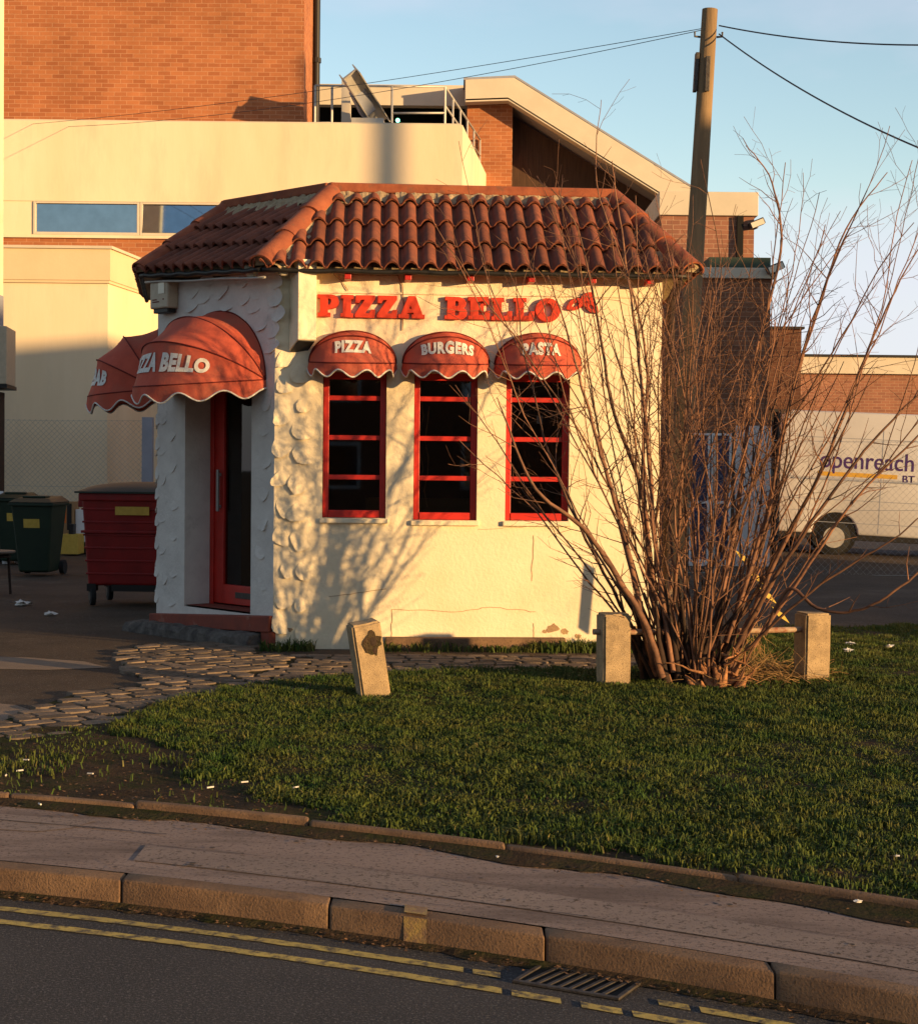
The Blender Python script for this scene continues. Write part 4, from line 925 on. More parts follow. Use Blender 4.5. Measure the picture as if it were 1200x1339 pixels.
for k, (a, c) in enumerate(wnds):
    f = MB(); w = .055
    f.box(a + .004, a + w, du - .01, du + .08, z2 + .002, z1 - .006); f.box(c - w, c - .004, du - .01, du + .08, z2 + .002, z1 - .006); f.box(a + w, c - w, du - .01, du + .08, z2 + .002, z2 + w); f.box(a + w, c - w, du - .01, du + .08, z1 - w * .8, z1 - .006)
    wf = obj('window', f, 'fascia', t, bevel=.006)
    tilt = .06 if k == 1 else 0.0
    g = MB(); g.poly([(a + w, du + .04 - tilt, z2 + w), (c - w, du + .04 - tilt, z2 + w), (c - w, du + .04, z1 - w), (a + w, du + .04, z1 - w)]); obj('pane', g, 'skyglass', wf)
b = MB(); b.box(xl, xu - .3, du + .04, du + .3, 3.2, z2 - .062); obj('brick_band', b, 'brick', t)
dl = 30.0; xc = X_(140, dl); zl = Z_(70, 325, dl); zl2 = Z_(70, 366, dl)
b = MB()
b.poly([(xl, dl, .05), (xc, dl, .05), (xc, dl, zl2), (xl, dl, zl2)]); xs2 = X_(206, 33.0)
b.poly([(xc, dl, .05), (xs2, 33.0, .05), (xs2, 33.0, zl2), (xc, dl, zl2)])
b.poly([(xs2, 33.0, .05), (xs2 + 6, 33.0, .05), (xs2 + 6, 33.0, 3.3), (xs2, 33.0, 3.3)])
obj('lower_wall', b, 'cream', t)
b = MB(); b.prism([(xl, dl - .06, zl2), (xc + .05, dl - .06, zl2), (xs2 + .05, 33.0, zl2), (xl, 33.0, zl2)], (0, 0, zl - zl2)); obj('fascia_band', b, 'cream2', t)
b = MB(); b.prism([(xl, dl - .10, zl), (xc + .09, dl - .10, zl), (xs2 + .09, 33.0, zl), (xl, 33.0, zl)], (0, 0, .05)); obj('roof_edge', b, 'fascia', t)
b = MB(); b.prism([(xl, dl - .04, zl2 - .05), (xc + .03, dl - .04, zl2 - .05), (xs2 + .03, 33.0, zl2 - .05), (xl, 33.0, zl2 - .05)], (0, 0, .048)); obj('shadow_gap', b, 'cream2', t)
# roof rails on the cream building
t = thing('roof_railing', (xu - 1.5, du + .15, zt), 'pale metal safety railing along the flat cream roof edge', 'railing')
zr_ = Z_(590, 111, du); b = MB(); y_ = du + .15
xs_posts = [X_(x, y_) for x in (408, 430, 508, 577, 588)]
b.tube([(xs_posts[0], y_, zr_), (xs_posts[-2], y_, zr_)], .022, 8); b.tube([(xs_posts[2], y_, zt + (zr_ - zt) * .32), (xs_posts[3], y_, zt + (zr_ - zt) * .34)], .02, 8); b.tube([(xs_posts[0], y_, zr_ - .72), (xs_posts[1], y_, zr_ - .72)], .015, 8)
ye = du + 5.4; b.tube([(xs_posts[3], y_, zr_), (xu + .40, ye, zr_)], .022, 8); b.tube([(xs_posts[3], y_, zt + .4), (xu + .40, ye, zt + .4)], .02, 8)
obj('rail', b, 'tin', t, smooth=True)
for x in xs_posts[:4]: b = MB(); b.tube([(x, y_, zt), (x, y_, zr_)], .024, 8); obj('post', b, 'tin', t, smooth=40.0)
for k in range(1, 6): u = k / 5.0; b = MB(); x, y = xs_posts[3] + (xu + .40 - xs_posts[3]) * u, y_ + (ye - y_) * u; b.tube([(x, y, zt), (x, y, zr_)], .02, 6); obj('post', b, 'tin', t, smooth=40.0)
# jib beam leaning out over the roof edge
t = thing('roof_beam', W(475, 160, du + .3), 'grey steel jib beam leaning out over the cream roof edge behind the railing', 'beam')
p0, p1 = W(497, 160, du + .6), W(457, 96, du - .6); ax = (p1 - p0).normalized(); sd = ax.cross(Vector((0, 1, 0))).normalized(); up = sd.cross(ax)
b = MB(); L = (p1 - p0).length
for q0, q1, h0, h1 in ((-.16, .16, -.17, -.15), (-.16, .16, .15, .17), (-.02, .02, -.15, .15)):
    b.obox(p0 + sd * h0 + up * q0, ax * L, sd * (h1 - h0), up * (q1 - q0))
obj('beam_girder', b, 'tin', t); b = MB()
c0 = W(462, 128, du - .2); b.obox(c0 + sd * -.0, (W(476, 156, du + .2) - c0), sd * -.3, up * .22); obj('winch_box', b, 'greyblue', t, bevel=.02)
b = MB(); b.box(X_(455, du), X_(497, du), du + .1, du + .7, zt + .03, zt + .14); obj('base_plate', b, 'tin', t)
b = MB(); x = X_(444, du); b.box(x - .09, x + .09, du + .9, du + 1.1, zt, zt + 1.1); t2 = obj('short_post', b, 'fascia', loc=(x, du + 1, zt)); tag(t2, 'short square cream post on the flat roof left of the steel beam', 'post')

# gable building with pale bargeboard
dg = 38.0
t = thing('gable_building', (5, dg, .1), 'brick and dark timber building with a pale sloping bargeboard roof', 'building')
Wp = lambda x, y: W(x, y, dg)
top = [Wp(608, 103), Wp(672, 101), Wp(905, 246)]; bot = [Wp(901, 279), Wp(664, 131), Wp(608, 133)]
xe = W(985, 265, 31).x
b = MB(); b.prism(top + bot, (0, .35, 0)); obj('bargeboard', b, 'fascia', t, bevel=.012)
b = MB(); e = Vector((0, 14, 0)); u = Vector((0, 0, .05))
tp = [Wp(606, 101), Wp(673, 98), Wp(909, 245)]
b.prism(tp + [p - u for p in tp[::-1]], (0, 14, 0)); b.prism([Wp(608, 131) , Wp(664, 129), Wp(901, 277)] + [Wp(901, 275), Wp(664, 127), Wp(608, 129)], (0, 14, 0)); obj('roof', b, 'greyblue', t)
b = MB(); b.box(Wp(611, 130).x, Wp(671, 130).x, dg + .45, dg + 8, .1, Z_(640, 128, dg)); obj('brick_pier', b, 'brick', t)
b = MB(); zq = Z_(672, 138, dg); xq, xq2 = Wp(671, 130).x, Wp(905, 130).x; b.poly([(xq, dg + 1.1, .1), (xq2, dg + 1.1, .1), (xq2, dg + 1.1, Z_(905, 279, dg)), (xq + .0, dg + 1.1, zq)]); obj('timber_cladding', b, 'woodclad', t)
b = MB(); b.box(X_(395, 39), X_(640, 39), 39, 39.3, Z_(500, 137, 39), Z_(500, 110, 39)); obj('flat_fascia', b, 'fascia', t)
b = MB(); b.box(X_(395, 39), X_(640, 39), 41, 41.2, .1, Z_(500, 112, 39) - .01); b.box(X_(395, 39), X_(612, 39), 39.4, 41.2, Z_(500, 112, 39), Z_(500, 109, 39)); obj('recess', b, 'dark', t)
b = MB(); b.sphere((W(520, 157, 40.4)), .05); m_, nt_, bs_ = newmat('greenlamp'); bs_.inputs['Emission Color'].default_value = (.2, 1, .5, 1); bs_.inputs['Emission Strength'].default_value = 4; obj('exit_lamp', b, m_, t)
# right-hand brown brick block in steps
def stepblock(name, label, px0, px1, pyt, dd, depth, fas=None, m='brick_brown', zb=.05):
    x0, x1 = X_(px0, dd), X_(px1, dd); z = Z_((px0 + px1) / 2, pyt, dd); t = thing(name, ((x0 + x1) / 2, dd, .1), label, 'building')
    if fas:
        zf = Z_((px0 + px1) / 2, fas, dd); b = MB(); b.box(x0, x1, dd, dd + depth, zb, zf); obj('wall', b, m, t)
        b = MB(); b.box(x0 - .05, x1 + .06, dd - .07, dd + depth + .07, zf + .001, z); obj('fascia', b, 'fascia', t, bevel=.01)
    else: b = MB(); b.box(x0, x1, dd, dd + depth, zb, z); obj('wall', b, m, t)
    return t, x0, x1, z
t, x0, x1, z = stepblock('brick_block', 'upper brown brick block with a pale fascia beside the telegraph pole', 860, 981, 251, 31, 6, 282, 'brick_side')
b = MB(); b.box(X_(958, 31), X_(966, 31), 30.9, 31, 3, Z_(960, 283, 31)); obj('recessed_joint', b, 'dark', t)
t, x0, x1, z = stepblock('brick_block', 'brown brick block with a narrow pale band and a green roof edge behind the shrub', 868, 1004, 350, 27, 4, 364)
b = MB(); b.box(X_(925, 27), x1 + .02, 27.15, 30, z + .001, z + .19); obj('green_roof_edge', b, 'greensheet', t)
b = MB(); b.box(X_(868, 27), X_(958, 27), 26.96, 26.999, .1, Z_(900, 562, 27)); obj('door_recess', b, 'interior', t)
for k, (a, c) in enumerate(((872, 900), (902, 928), (930, 956))):
    xa, xb_ = X_(a, 26.9), X_(c, 26.9); zt_ = Z_(900, 566, 26.9); f = MB(); w = .035
    f.box(xa, xa + w, 26.9, 26.955, .1, zt_); f.box(xb_ - w, xb_, 26.9, 26.955, .1, zt_); f.box(xa + w, xb_ - w, 26.9, 26.955, zt_ - w, zt_); f.box(xa + w, xb_ - w, 26.9, 26.955, 1.1, 1.14); f.box(xa + w, xb_ - w, 26.9, 26.955, .1, .2)
    dd_ = obj('door', f, 'whiteplastic', t); g = MB(); g.poly([(xa + w, 26.93, .2), (xb_ - w, 26.93, .2), (xb_ - w, 26.93, zt_ - w), (xa + w, 26.93, zt_ - w)]); m_blue = M.get('bluedark') or M.setdefault('bluedark', pm('bluedark', (.03, .035, .09), rough=.3)); obj('pane', g, 'bluedark', dd_)
b = MB(); b.box(X_(960, 27), x1 + .03, 26.90, 27.0, .1, Z_(900, 556, 27)); obj('white_panel', b, 'paintwhite', t)
b = MB(); b.tube([(x1 + .25, 27.6, .1), (x1 + .25, 27.6, 2.6)], .06, 8); obj('drainpipe', b, 'black', t)
t, x0, x1, z = stepblock('brick_block', 'lowest shaded brown brick block between the shrub and the van', 985, 1045, 430, 34.5, 5, None, 'brick_shaded')
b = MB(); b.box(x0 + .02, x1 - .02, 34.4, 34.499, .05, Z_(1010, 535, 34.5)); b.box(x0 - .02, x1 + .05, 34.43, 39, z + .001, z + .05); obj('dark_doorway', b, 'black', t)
for (x, y, dd, lab, sx) in ((990, 297, 30.9, 'upper security floodlight on the side of the brown brick block', 983), (1014, 356, 26.9, 'lower security floodlight on the side of the brown brick block', 1006)):
    p = W(x, y, dd); q = W(sx, y + 3, dd + .2); tl = thing('security_light', p, lab, 'lamp', 'security lights on the brown brick blocks'); b = MB(); b.obox(p + Vector((-.12, -.1, -.04)), (.26, 0, .11), (0, .2, 0), (-.05, 0, .11)); obj('lamp_housing', b, 'iron', tl, bevel=.015)
    b = MB(); b.tube([p, q], .02, 6); obj('arm', b, 'iron', tl); b = MB(); b.obox(p + Vector((-.10, -.105, -.03)), (.22, 0, .09), (0, -.004, 0), (-.04, 0, .09)); obj('lens', b, 'lampglass', tl)
# far right low building
df = 50; t = thing('low_building', (16, df, 0), 'long low brick building with a pale fascia beyond the white van', 'building')
b = MB(); b.box(X_(1020, df), 40, df, df + 10, -1.5, Z_(1120, 489, df)); obj('wall', b, 'brick_side', t)
b = MB(); b.box(X_(1020, df), 40.1, df - .15, df + 10, Z_(1120, 489, df) + .001, Z_(1120, 467, df)); obj('fascia', b, 'fascia', t, bevel=.01)
b = MB(); b.box(X_(1020, df), 40.2, df - .22, df + 10.1, Z_(1120, 467, df) + .001, Z_(1120, 465, df) + .02); obj('roof_edge', b, 'black', t)
b = MB(); b.box(X_(1050, df), 39, df - .1, df - .001, 2.7, 2.95); obj('window_strip', b, 'dark', t)

# unseen houses added on the right so their roofs shade the yard and brown blocks
u_ = Vector((math.cos(SUN_AZ), math.sin(SUN_AZ), 0)); s_ = Vector((math.sin(SUN_AZ), -math.cos(SUN_AZ), 0)); HZ = 7.85
HC = u_ * 21.5 + s_ * 9.0
HM = Matrix.Translation((0, 0, 0))
def hp(u, s, z): p = u_ * u + s_ * s; return (p.x, p.y, z)
t = thing('unseen_houses', hp(32, 12, .1), 'unseen two storey brick houses with a slate roof, added at the right for their shade', 'building')
U0, U1, S0, S1 = 15.0, 28.4, 10.0, 18.0
b = MB()
cs = [hp(U0, S0, 0), hp(U1, S0, 0), hp(U1, S1, 0), hp(U0, S1, 0)]
for p, q in zip(cs, cs[1:] + cs[:1]): b.poly([p, q, (q[0], q[1], 6.0), (p[0], p[1], 6.0)])
for uu in (U0, U1): b.poly([hp(uu, S0, 6.0), hp(uu, S1, 6.0), hp(uu, (S0 + S1) / 2, HZ)])
obj('wall', b, 'brick', t)
b = MB(); e = .35
b.prism([hp(U0 - .2, S0 - e, 5.85), hp(U0 - .2, (S0 + S1) / 2, HZ), hp(U0 - .2, S1 + e, 5.85), hp(U0 - .2, S1 + e, 6.0), hp(U0 - .2, (S0 + S1) / 2, HZ + .15), hp(U0 - .2, S0 - e, 6.0)], u_ * (U1 - U0 + .4)); obj('roof', b, 'greyblue', t)
for k in range(3):
    for z in (1.0, 3.4):
        f = MB(); p = Vector(hp(U0 + 2 + k * 3.6, S0 - .03, z)); f.obox(p, u_ * 1.1, s_ * .025, (0, 0, 1.2)); wf = obj('window', f, 'whiteplastic', t); g = MB(); g.obox(p + u_ * .08 - s_ * .01 + Vector((0, 0, .08)), u_ * .94, s_ * .008, (0, 0, 1.04)); obj('pane', g, 'skyglass', wf)
b = MB(); p = Vector(hp(26.0, 13.6, 5)); b.obox(p, u_ * .38, s_ * .6, (0, 0, 9.0)); obj('shadow_chimney', b, 'brick', t)  # tall unseen stack added for its shadow on the cream parapet

t = thing('unseen_houses', (-8, -20, 0), 'two storey brick houses across the road, behind the viewpoint', 'building')
b = MB(); b.box(-34, 13, -26, -18, 0, 5.6)
for x in (-34, 13): b.poly([(x, -26, 5.6), (x, -18, 5.6), (x, -22, 8.2)])
obj('wall', b, 'brick_brown', t)
b = MB(); b.prism([(-33.0, -26.4, 5.5), (-33.0, -22, 8.2), (-33.0, -17.6, 5.5), (-33.0, -17.6, 5.65), (-33.0, -22, 8.35), (-33.0, -26.4, 5.65)], (47.4, 0, 0)); obj('roof', b, 'greyblue', t)
for k in range(11):
    for z in (1.0, 3.4):
        f = MB(); f.box(-32 + k * 4, -30.8 + k * 4, -18, -17.95, z, z + 1.3); wf = obj('window', f, 'whiteplastic', t); g = MB(); g.box(-31.9 + k * 4, -30.9 + k * 4, -17.95, -17.94, z + .1, z + 1.2); obj('pane', g, 'skyglass', wf)

# ------------------------------------------------------------------ chain-link fences
def fence(name, label, P, Q, z0, z1, cell, posts, top=True, wire=.0026):
    P, Q = Vector((*P, 0)), Vector((*Q, 0)); d = Q - P; L = d.length; d.normalize(); t = thing(name, (*((P + Q) / 2).xy, z0), label, 'fence'); b = MB(); H = z1 - z0; n = int((L + H) / cell)
    for i in range(n):
        for sg_ in (1, -1):
            s0 = i * cell - (H if sg_ == 1 else 0); pts = []
            a0, a1 = s0, s0 + sg_ * H
            if sg_ == -1: a0, a1 = s0, s0 - H
            lo, hi = 0.0, 1.0
            if a0 == a1: continue
            for bound in (0, L):
                tt = (bound - a0) / (a1 - a0)
                if (a1 > a0) == (bound == 0): lo = max(lo, tt)
                else: hi = min(hi, tt)
            if lo >= hi: continue
            p = lambda q: P + d * (a0 + (a1 - a0) * q) + Vector((0, .004 * sg_, z0 + H * q))
            b.tube([p(lo), p(hi)], wire, 3, caps=False)
    obj('wire_mesh', b, 'galv', t); b = MB()
    for z in (z0 + .05, (z0 + z1) / 2, z1): b.tube([P + Vector((0, 0, z)), P.lerp(Q, .5) + Vector((0, 0, z - .02)), Q + Vector((0, 0, z))], .004, 4)
    obj('line_wire', b, 'galv', t)
    for x, m, r in posts: b = MB(); p = P + d * (x * L); b.box(p.x - r, p.x + r, p.y - r, p.y + r, z0, z1 + .06); obj('post', b, m, t, bevel=.005)
    return t
df_ = 29.4; xa, xb_ = X_(-60, df_), X_(197, df_)
fence('chain_link_fence', 'chain link fence in front of the cream wall behind the bins', (xa, df_), (xb_, df_), .1, Z_(100, 549, df_), .095, [(0, 'greyblue', .05), (.985, 'greyblue', .09)])
b = MB(); b.box(X_(-60, 29.7), X_(187, 29.7), 29.6, 29.75, .08, Z_(100, 682, 29.7)); o = obj('low_wall', b, 'black', loc=(X_(60, 29.7), 29.7, .1)); tag(o, 'low dark wall at the foot of the chain link fence', 'wall')
fence('chain_link_fence', 'chain link fence in front of the white van and the brown brick block', (X_(890, 25.2), 25.2), (X_(1330, 25.2), 25.2), .05, 2.1, .105, [(.10, 'galv', .025), (.99, 'galv', .025)], wire=.0013)

# ------------------------------------------------------------------ bins
def green_bin(px, py, lab, rz, dd=None):
    p = G(px, py, .1); t = thing('wheelie_bin', p, lab, 'bin', 'green wheelie bins'); MM = Matrix.Translation(p) @ Matrix.Rotation(R(rz), 4, 'Z')
    b = MB(MM); w0, w1, h0, h1 = .21, .285, .24, .36
    b.add([(-w0, -h0, .05), (w0, -h0, .05), (w0, h0, .05), (-w0, h0, .05), (-w1, -h1, 1.0), (w1, -h1, 1.0), (w1, h1, 1.0), (-w1, h1, 1.0)], [[0, 3, 2, 1], [4, 5, 6, 7], [0, 1, 5, 4], [1, 2, 6, 5], [2, 3, 7, 6], [3, 0, 4, 7]]); obj('bin_body', b, 'bingreen', t, bevel=.035, seg=3)
    b = MB(MM); b.box(-w1 - .025, w1 + .025, -h1 - .025, h1 + .02, .955, 1.0); obj('rim', b, 'bingreen', t, bevel=.012)
    b = MB(MM); b.add([(-w1 - .03, -h1 - .04, 1.003), (w1 + .03, -h1 - .04, 1.003), (w1 + .03, h1 + .05, 1.003), (-w1 - .03, h1 + .05, 1.003), (-w1 + .06, -h1 + .08, 1.06), (w1 - .06, -h1 + .08, 1.06), (w1 - .06, h1 - .05, 1.085), (-w1 + .06, h1 - .05, 1.085)], [[0, 3, 2, 1], [4, 5, 6, 7], [0, 1, 5, 4], [1, 2, 6, 5], [2, 3, 7, 6], [3, 0, 4, 7]]); b.box(-.16, .16, -h1 + .12, -h1 + .34, 1.06, 1.095); obj('lid', b, 'bingreen', t, bevel=.015)
    b = MB(MM); b.tube([(-w1, h1 + .07, .99), (w1, h1 + .07, .99)], .018, 8); b.box(-.27, -.24, h1 - .02, h1 + .08, .96, 1.0); b.box(.24, .27, h1 - .02, h1 + .08, .96, 1.0); obj('handle', b, 'bingreen', t)
    for s in (-1, 1): b = MB(MM); b.tube([(s * .22, h0 + .04, .1), (s * .28, h0 + .04, .1)], .1, 16); obj('wheel', b, 'rubber', t)
    b = MB(MM); b.poly([(-.11, -.305, .66), (.11, -.305, .66), (.11, -.323, .78), (-.11, -.323, .78)]); b.M = MM @ Matrix.Translation((0, -.012, 0)); b.v = [v + (MM.to_3x3() @ Vector((0, -.016, 0))) for v in b.v]; obj('sticker', b, 'stickyellow', t)
green_bin(51, 752, 'green wheelie bin with a yellow sticker, nearer of the two on the left', -4)
green_bin(22, 737, 'green wheelie bin mostly hidden behind the nearer green bin at the left edge', 8)
p = G(193, 789, .1); t = thing('waste_container', p, 'large red four wheeled waste container with a dark lid beside the restaurant', 'bin'); MM = Matrix.Translation(p) @ Matrix.Rotation(R(-3), 4, 'Z')
b = MB(MM)
def rb(z0, z1, e0, e1): b.add([(-.60 - e0, -.45 - e0, z0), (.60 + e0, -.45 - e0, z0), (.60 + e0, .45 + e0, z0), (-.60 - e0, .45 + e0, z0), (-.60 - e1, -.45 - e1, z1), (.60 + e1, -.45 - e1, z1), (.60 + e1, .45 + e1, z1), (-.60 - e1, .45 + e1, z1)], [[0, 3, 2, 1], [4, 5, 6, 7], [0, 1, 5, 4], [1, 2, 6, 5], [2, 3, 7, 6], [3, 0, 4, 7]])
rb(.22, 1.22, -.04, .02); 
b2 = b; obj('container_body', b, 'binred', t, bevel=.03, seg=3)
b = MB(MM)
for z in (.34, .48, .62, .76, .90, 1.04): e = -.04 + .06 * (z - .22); rb(z, z + .022, e + .010, e + .010)
rb(.79, .82, .022, .022); obj('ribs', b, 'binred', t, bevel=.006)
b = MB(MM); rb(1.14, 1.222, .045, .045); b.box(-.76, -.60, -.1, .1, 1.06, 1.14); b.tube([(-.62, 0, 1.12), (-.74, 0, 1.12)], .035, 10); obj('rim', b, 'binred', t, bevel=.012)
b = MB(MM); b.grid(lambda u, v: (-.68 + 1.36 * u, -.52 + 1.04 * v, 1.235 + .11 * math.sin(math.pi * v) ** .7 * math.sin(math.pi * min(1, max(0, u * 1.0))) ** .35), 20, 14); b.box(-.68, .68, -.52, .52, 1.222, 1.242); obj('lid', b, 'binlid', t, smooth=35.0)
b = MB(MM); b.box(-.24, .13, -.497, -.494, .99, 1.08); obj('sticker', b, 'stickyellow', t)
b = MB(MM)
for x in (-.52, .52):
    for y in (-.36, .36): b.box(x - .05, x + .05, y - .05, y + .05, .16, .24)
b.box(-.3, .3, -.42, .42, .16, .23); obj('undercarriage', b, 'black', t)
for x in (-.52, .52):
    for y in (-.36, .36): b = MB(MM @ Matrix.Translation((x, y, .1)) @ Matrix.Rotation(R(25), 4, 'Z')); b.tube([(-.028, 0, 0), (.028, 0, 0)], .1, 18); w_ = obj('wheel', b, 'rubber', t, bevel=.01); b = MB(MM @ Matrix.Translation((x, y, .1)) @ Matrix.Rotation(R(25), 4, 'Z')); b.tube([(-.033, 0, 0), (.033, 0, 0)], .05, 12); obj('hub', b, 'iron', w_)
# boxes and crate by the fence
def boxthing(name, x0, x1, y0, y1, z0, z1, m, lab, cat, cut=True):
    b = MB(); b.box(x0, x1, y0, y1, z0, z1); t = thing(name, ((x0 + x1) / 2, (y0 + y1) / 2, z0), lab, cat)
    b = MB(); w = .02
    b.box(x0, x1, y0, y0 + w, z0, z1); b.box(x0, x1, y1 - w, y1, z0, z1); b.box(x0, x0 + w, y0 + w, y1 - w, z0, z1); b.box(x1 - w, x1, y0 + w, y1 - w, z0, z1); b.box(x0 + w, x1 - w, y0 + w, y1 - w, z0, z0 + w)
    obj('box_sides', b, m, t, bevel=.006); return t
dx = 28.6; px2 = lambda x: X_(x, dx)
t = boxthing('cardboard_box', px2(77), px2(97), dx, dx + .4, .35, .98, 'card', 'tall orange and brown box standing behind the green bin by the fence', 'box')
b = MB(); b.box(px2(79), px2(87), dx - .006, dx - .001, .62, .86); obj('printed_panel', b, 'orange', t); b = MB(); b.box(px2(88), px2(94), dx - .006, dx - .001, .5, .95); obj('dark_panel', b, 'black', t)
t = boxthing('yellow_crate', px2(90), px2(113), dx - .6, dx - .15, .12, .45, 'stickyellow', 'yellow plastic crate on the ground between the green and red bins', 'crate')
b = MB(); b.box(px2(99), px2(105), dx - .5, dx - .3, .45, .62); b.box(px2(91), px2(112), dx - .55, dx - .2, .145, .40); obj('contents', b, 'black', t)
boxthing('white_box', px2(98), px2(125), dx + .05, dx + .4, .3, .85, 'whiteplastic', 'white plastic box behind the yellow crate by the fence', 'box')
b = MB(); b.box(px2(60), px2(130), dx - .05, dx + .5, .1, .30); o = obj('timber_pallet', b, 'black', loc=(px2(95), dx, .1), bevel=.02); tag(o, 'low dark pallet under the boxes by the fence', 'pallet')
b = MB(); p = W(3, 732, 25.5); 
for k in range(3): q = p + Vector((k * .13, .2 * k, 0)); b.obox((q.x, q.y, .1), (.10, 0, 0), (0, .02, 0), (-.16, .25, 1.1 - .1 * k))
t = thing('leaning_boards', (p.x, p.y, .1), 'white boards leaning together at the left edge beside the green bins', 'boards'); obj('boards', b, 'whiteplastic', t)
# small table at the left edge
p = G(-16, 778, .1); t = thing('garden_table', p, 'small dark table with a pale top at the left edge of the yard', 'table'); b = MB(); b.tube([(p.x, p.y, .585), (p.x, p.y, .60), (p.x, p.y, .615)], [.30, .315, .31], 28); obj('table_top', b, 'table', t, smooth=30.0)
for a in range(4): b = MB(); c, s = math.cos(a * 1.571 + .6), math.sin(a * 1.571 + .6); b.tube([(p.x + c * .24, p.y + s * .24, .585), (p.x + c * .27, p.y + s * .27, .1)], .016, 8); obj('leg', b, 'oldbark', t)
b = MB(); b.tube([(p.x + .25 * math.cos(i * .2618), p.y + .25 * math.sin(i * .2618), .55) for i in range(25)], .014, 6); obj('apron', b, 'oldbark', t)
# column with a sign cabinet at the far left edge
dpl = 26.0; xe_ = X_(6, dpl + .4); xp = xe_ - .3; t = thing('sign_column', (xp, dpl, .1), 'tall column with a pink and beige sign cabinet at the left edge of the picture', 'column')
b = MB(); b.box(xp - .2, xe_, dpl, dpl + .4, .1, Z_(5, 512, dpl)); obj('lower_column', b, 'oldbark', t, bevel=.01)
b = MB(); b.box(xp - .2, xe_ - .01, dpl + .04, dpl + .36, Z_(5, 428, dpl), Z_(5, 384, dpl)); obj('bracket_block', b, 'greyblue', t, bevel=.01)
b = MB(); b.box(xp - .2, xe_ - .02, dpl + .04, dpl + .36, Z_(5, 384, dpl), 14); obj('upper_column', b, 'stucco', t)
zc0, zc1 = Z_(5, 503, dpl), Z_(5, 428, dpl); b = MB(); b.prism([(xp - .8, dpl - .3, zc0), (X_(8, dpl - .3), dpl - .3, zc0), (X_(20, dpl + .7), dpl + .7, zc0), (xp - .8, dpl + .7, zc0)], (0, 0, zc1 - zc0)); obj('cabinet', b, 'alarm', t, bevel=.01)
b = MB(); b.prism([(xp - .82, dpl - .32, zc0 - .06), (X_(9, dpl - .3), dpl - .32, zc0 - .06), (X_(21, dpl + .7), dpl + .72, zc0 - .06), (xp - .82, dpl + .72, zc0 - .06)], (0, 0, .057)); obj('cabinet_tray', b, 'black', t)

# ------------------------------------------------------------------ van
LEN, Hh, WD = 5.7, 2.74, 2.0
dv = 32.0; rx = X_(1010, dv); VM = Matrix.Translation((rx, dv, yz(rx, dv))) @ Matrix.Rotation(R(2.4), 4, 'Y') @ Matrix.Rotation(R(-8), 4, 'Z')
van = thing('parked_van', (rx + LEN / 2, dv + 1, yz(rx, dv)), 'white high roof panel van lettered openreach parked side on at the right', 'van')
def arch(cx, r, z0, n=12): return [(cx + r * math.cos(math.pi * (1 - i / n)), z0 + r * math.sin(math.pi * (1 - i / n)) * .98) for i in range(n + 1)]
out = [(.02, .40)] + arch(1.15, .42, .40) + arch(4.72, .42, .40) + [(5.55, .40), (5.66, .55), (5.68, .95), (5.52, 1.18), (4.95, 1.38), (4.35, 2.25), (4.0, 2.50), (3.6, Hh), (.25, Hh - .02), (.05, Hh - .12), (.0, 1.4)]
b = MB(VM); b.prism([(x, 0, z) for x, z in out], (0, WD, 0)); obj('body', b, 'paintwhite', van, bevel=.045, seg=3, smooth=50.0)
b = MB(VM)
for z in (.62, 1.05, 1.46, 2.22): b.box(.12, 3.55, -.0035, .001, z, z + .012)
for x in (1.95, 3.3): b.box(x, x + .012, -.0035, .001, .45, 2.45)
b.box(.3, 3.3, -.012, .001, 1.42, 1.45); obj('panel_lines', b, 'greyblue', van)
b = MB(VM); b.box(-.05, .02, .04, WD - .04, .38, .62); b.box(.01, 5.5, .05, WD - .05, .30, .405); obj('sills', b, 'black', van, bevel=.01)
b = MB(VM); b.box(-.008, .004, .06, .20, 1.0, 1.75); obj('rear_lamp', b, 'redpaint', van)
b = MB(VM); b.box(-.02, .001, .25, WD - .25, 1.0, 2.35); obj('rear_door_window', b, 'black', van)
b = MB(VM); b.prism([(3.65, -.004, 1.42), (4.72, -.004, 1.42), (4.28, -.004, 2.08), (3.65, -.004, 2.12)], (0, .003, 0)); obj('door_window', b, 'skyglass', van)
for cx in (1.15, 4.72):
    for y0, y1 in ((.02, .24), (WD - .24, WD - .02)):
        b = MB(VM); b.tube([(cx, y0, .34), (cx, y0 + .03, .34), (cx, y1 - .03, .34), (cx, y1, .34)], [.30, .34, .34, .30], 28); w_ = obj('wheel', b, 'rubber', van, smooth=40.0)
        b = MB(VM); ys = y0 - .004 if y0 < 1 else y1 + .004; b.tube([(cx, ys, .34), (cx, ys + (.05 if y0 < 1 else -.05), .34)], [.20, .19], 20); obj('rim', b, 'tin', w_)
b = MB(VM)
for cx in (1.15, 4.72): b.tube([(cx, .03, .40), (cx, WD - .03, .40)], .415, 24)
obj('wheel_wells', b, 'dark', van, smooth=40.0)
def vtext(txt, size, x, z, m, bold, sx=1, sh=0.0):
    me = textmesh(txt, size, bold, sx=sx, align='LEFT')
    for v in me.vertices: v.co.x += sh * v.co.y
    me.transform(VM @ Matrix.Translation((x, -.006, z)) @ Matrix.Rotation(R(90), 4, 'X')); me.transform(Matrix.Translation(-van.location)); me.name = 'lettering'; link('lettering', me, m, van)
vtext('openreach', .47, .80, 1.80, 'purple', .002, .88)
b = MB(VM); b.box(.78, 2.25, -.0055, -.001, 1.50, 1.58); obj('amber_stripe', b, 'amber', van)
vtext('BT Group business', .20, 2.34, 1.50, 'purple', .002)

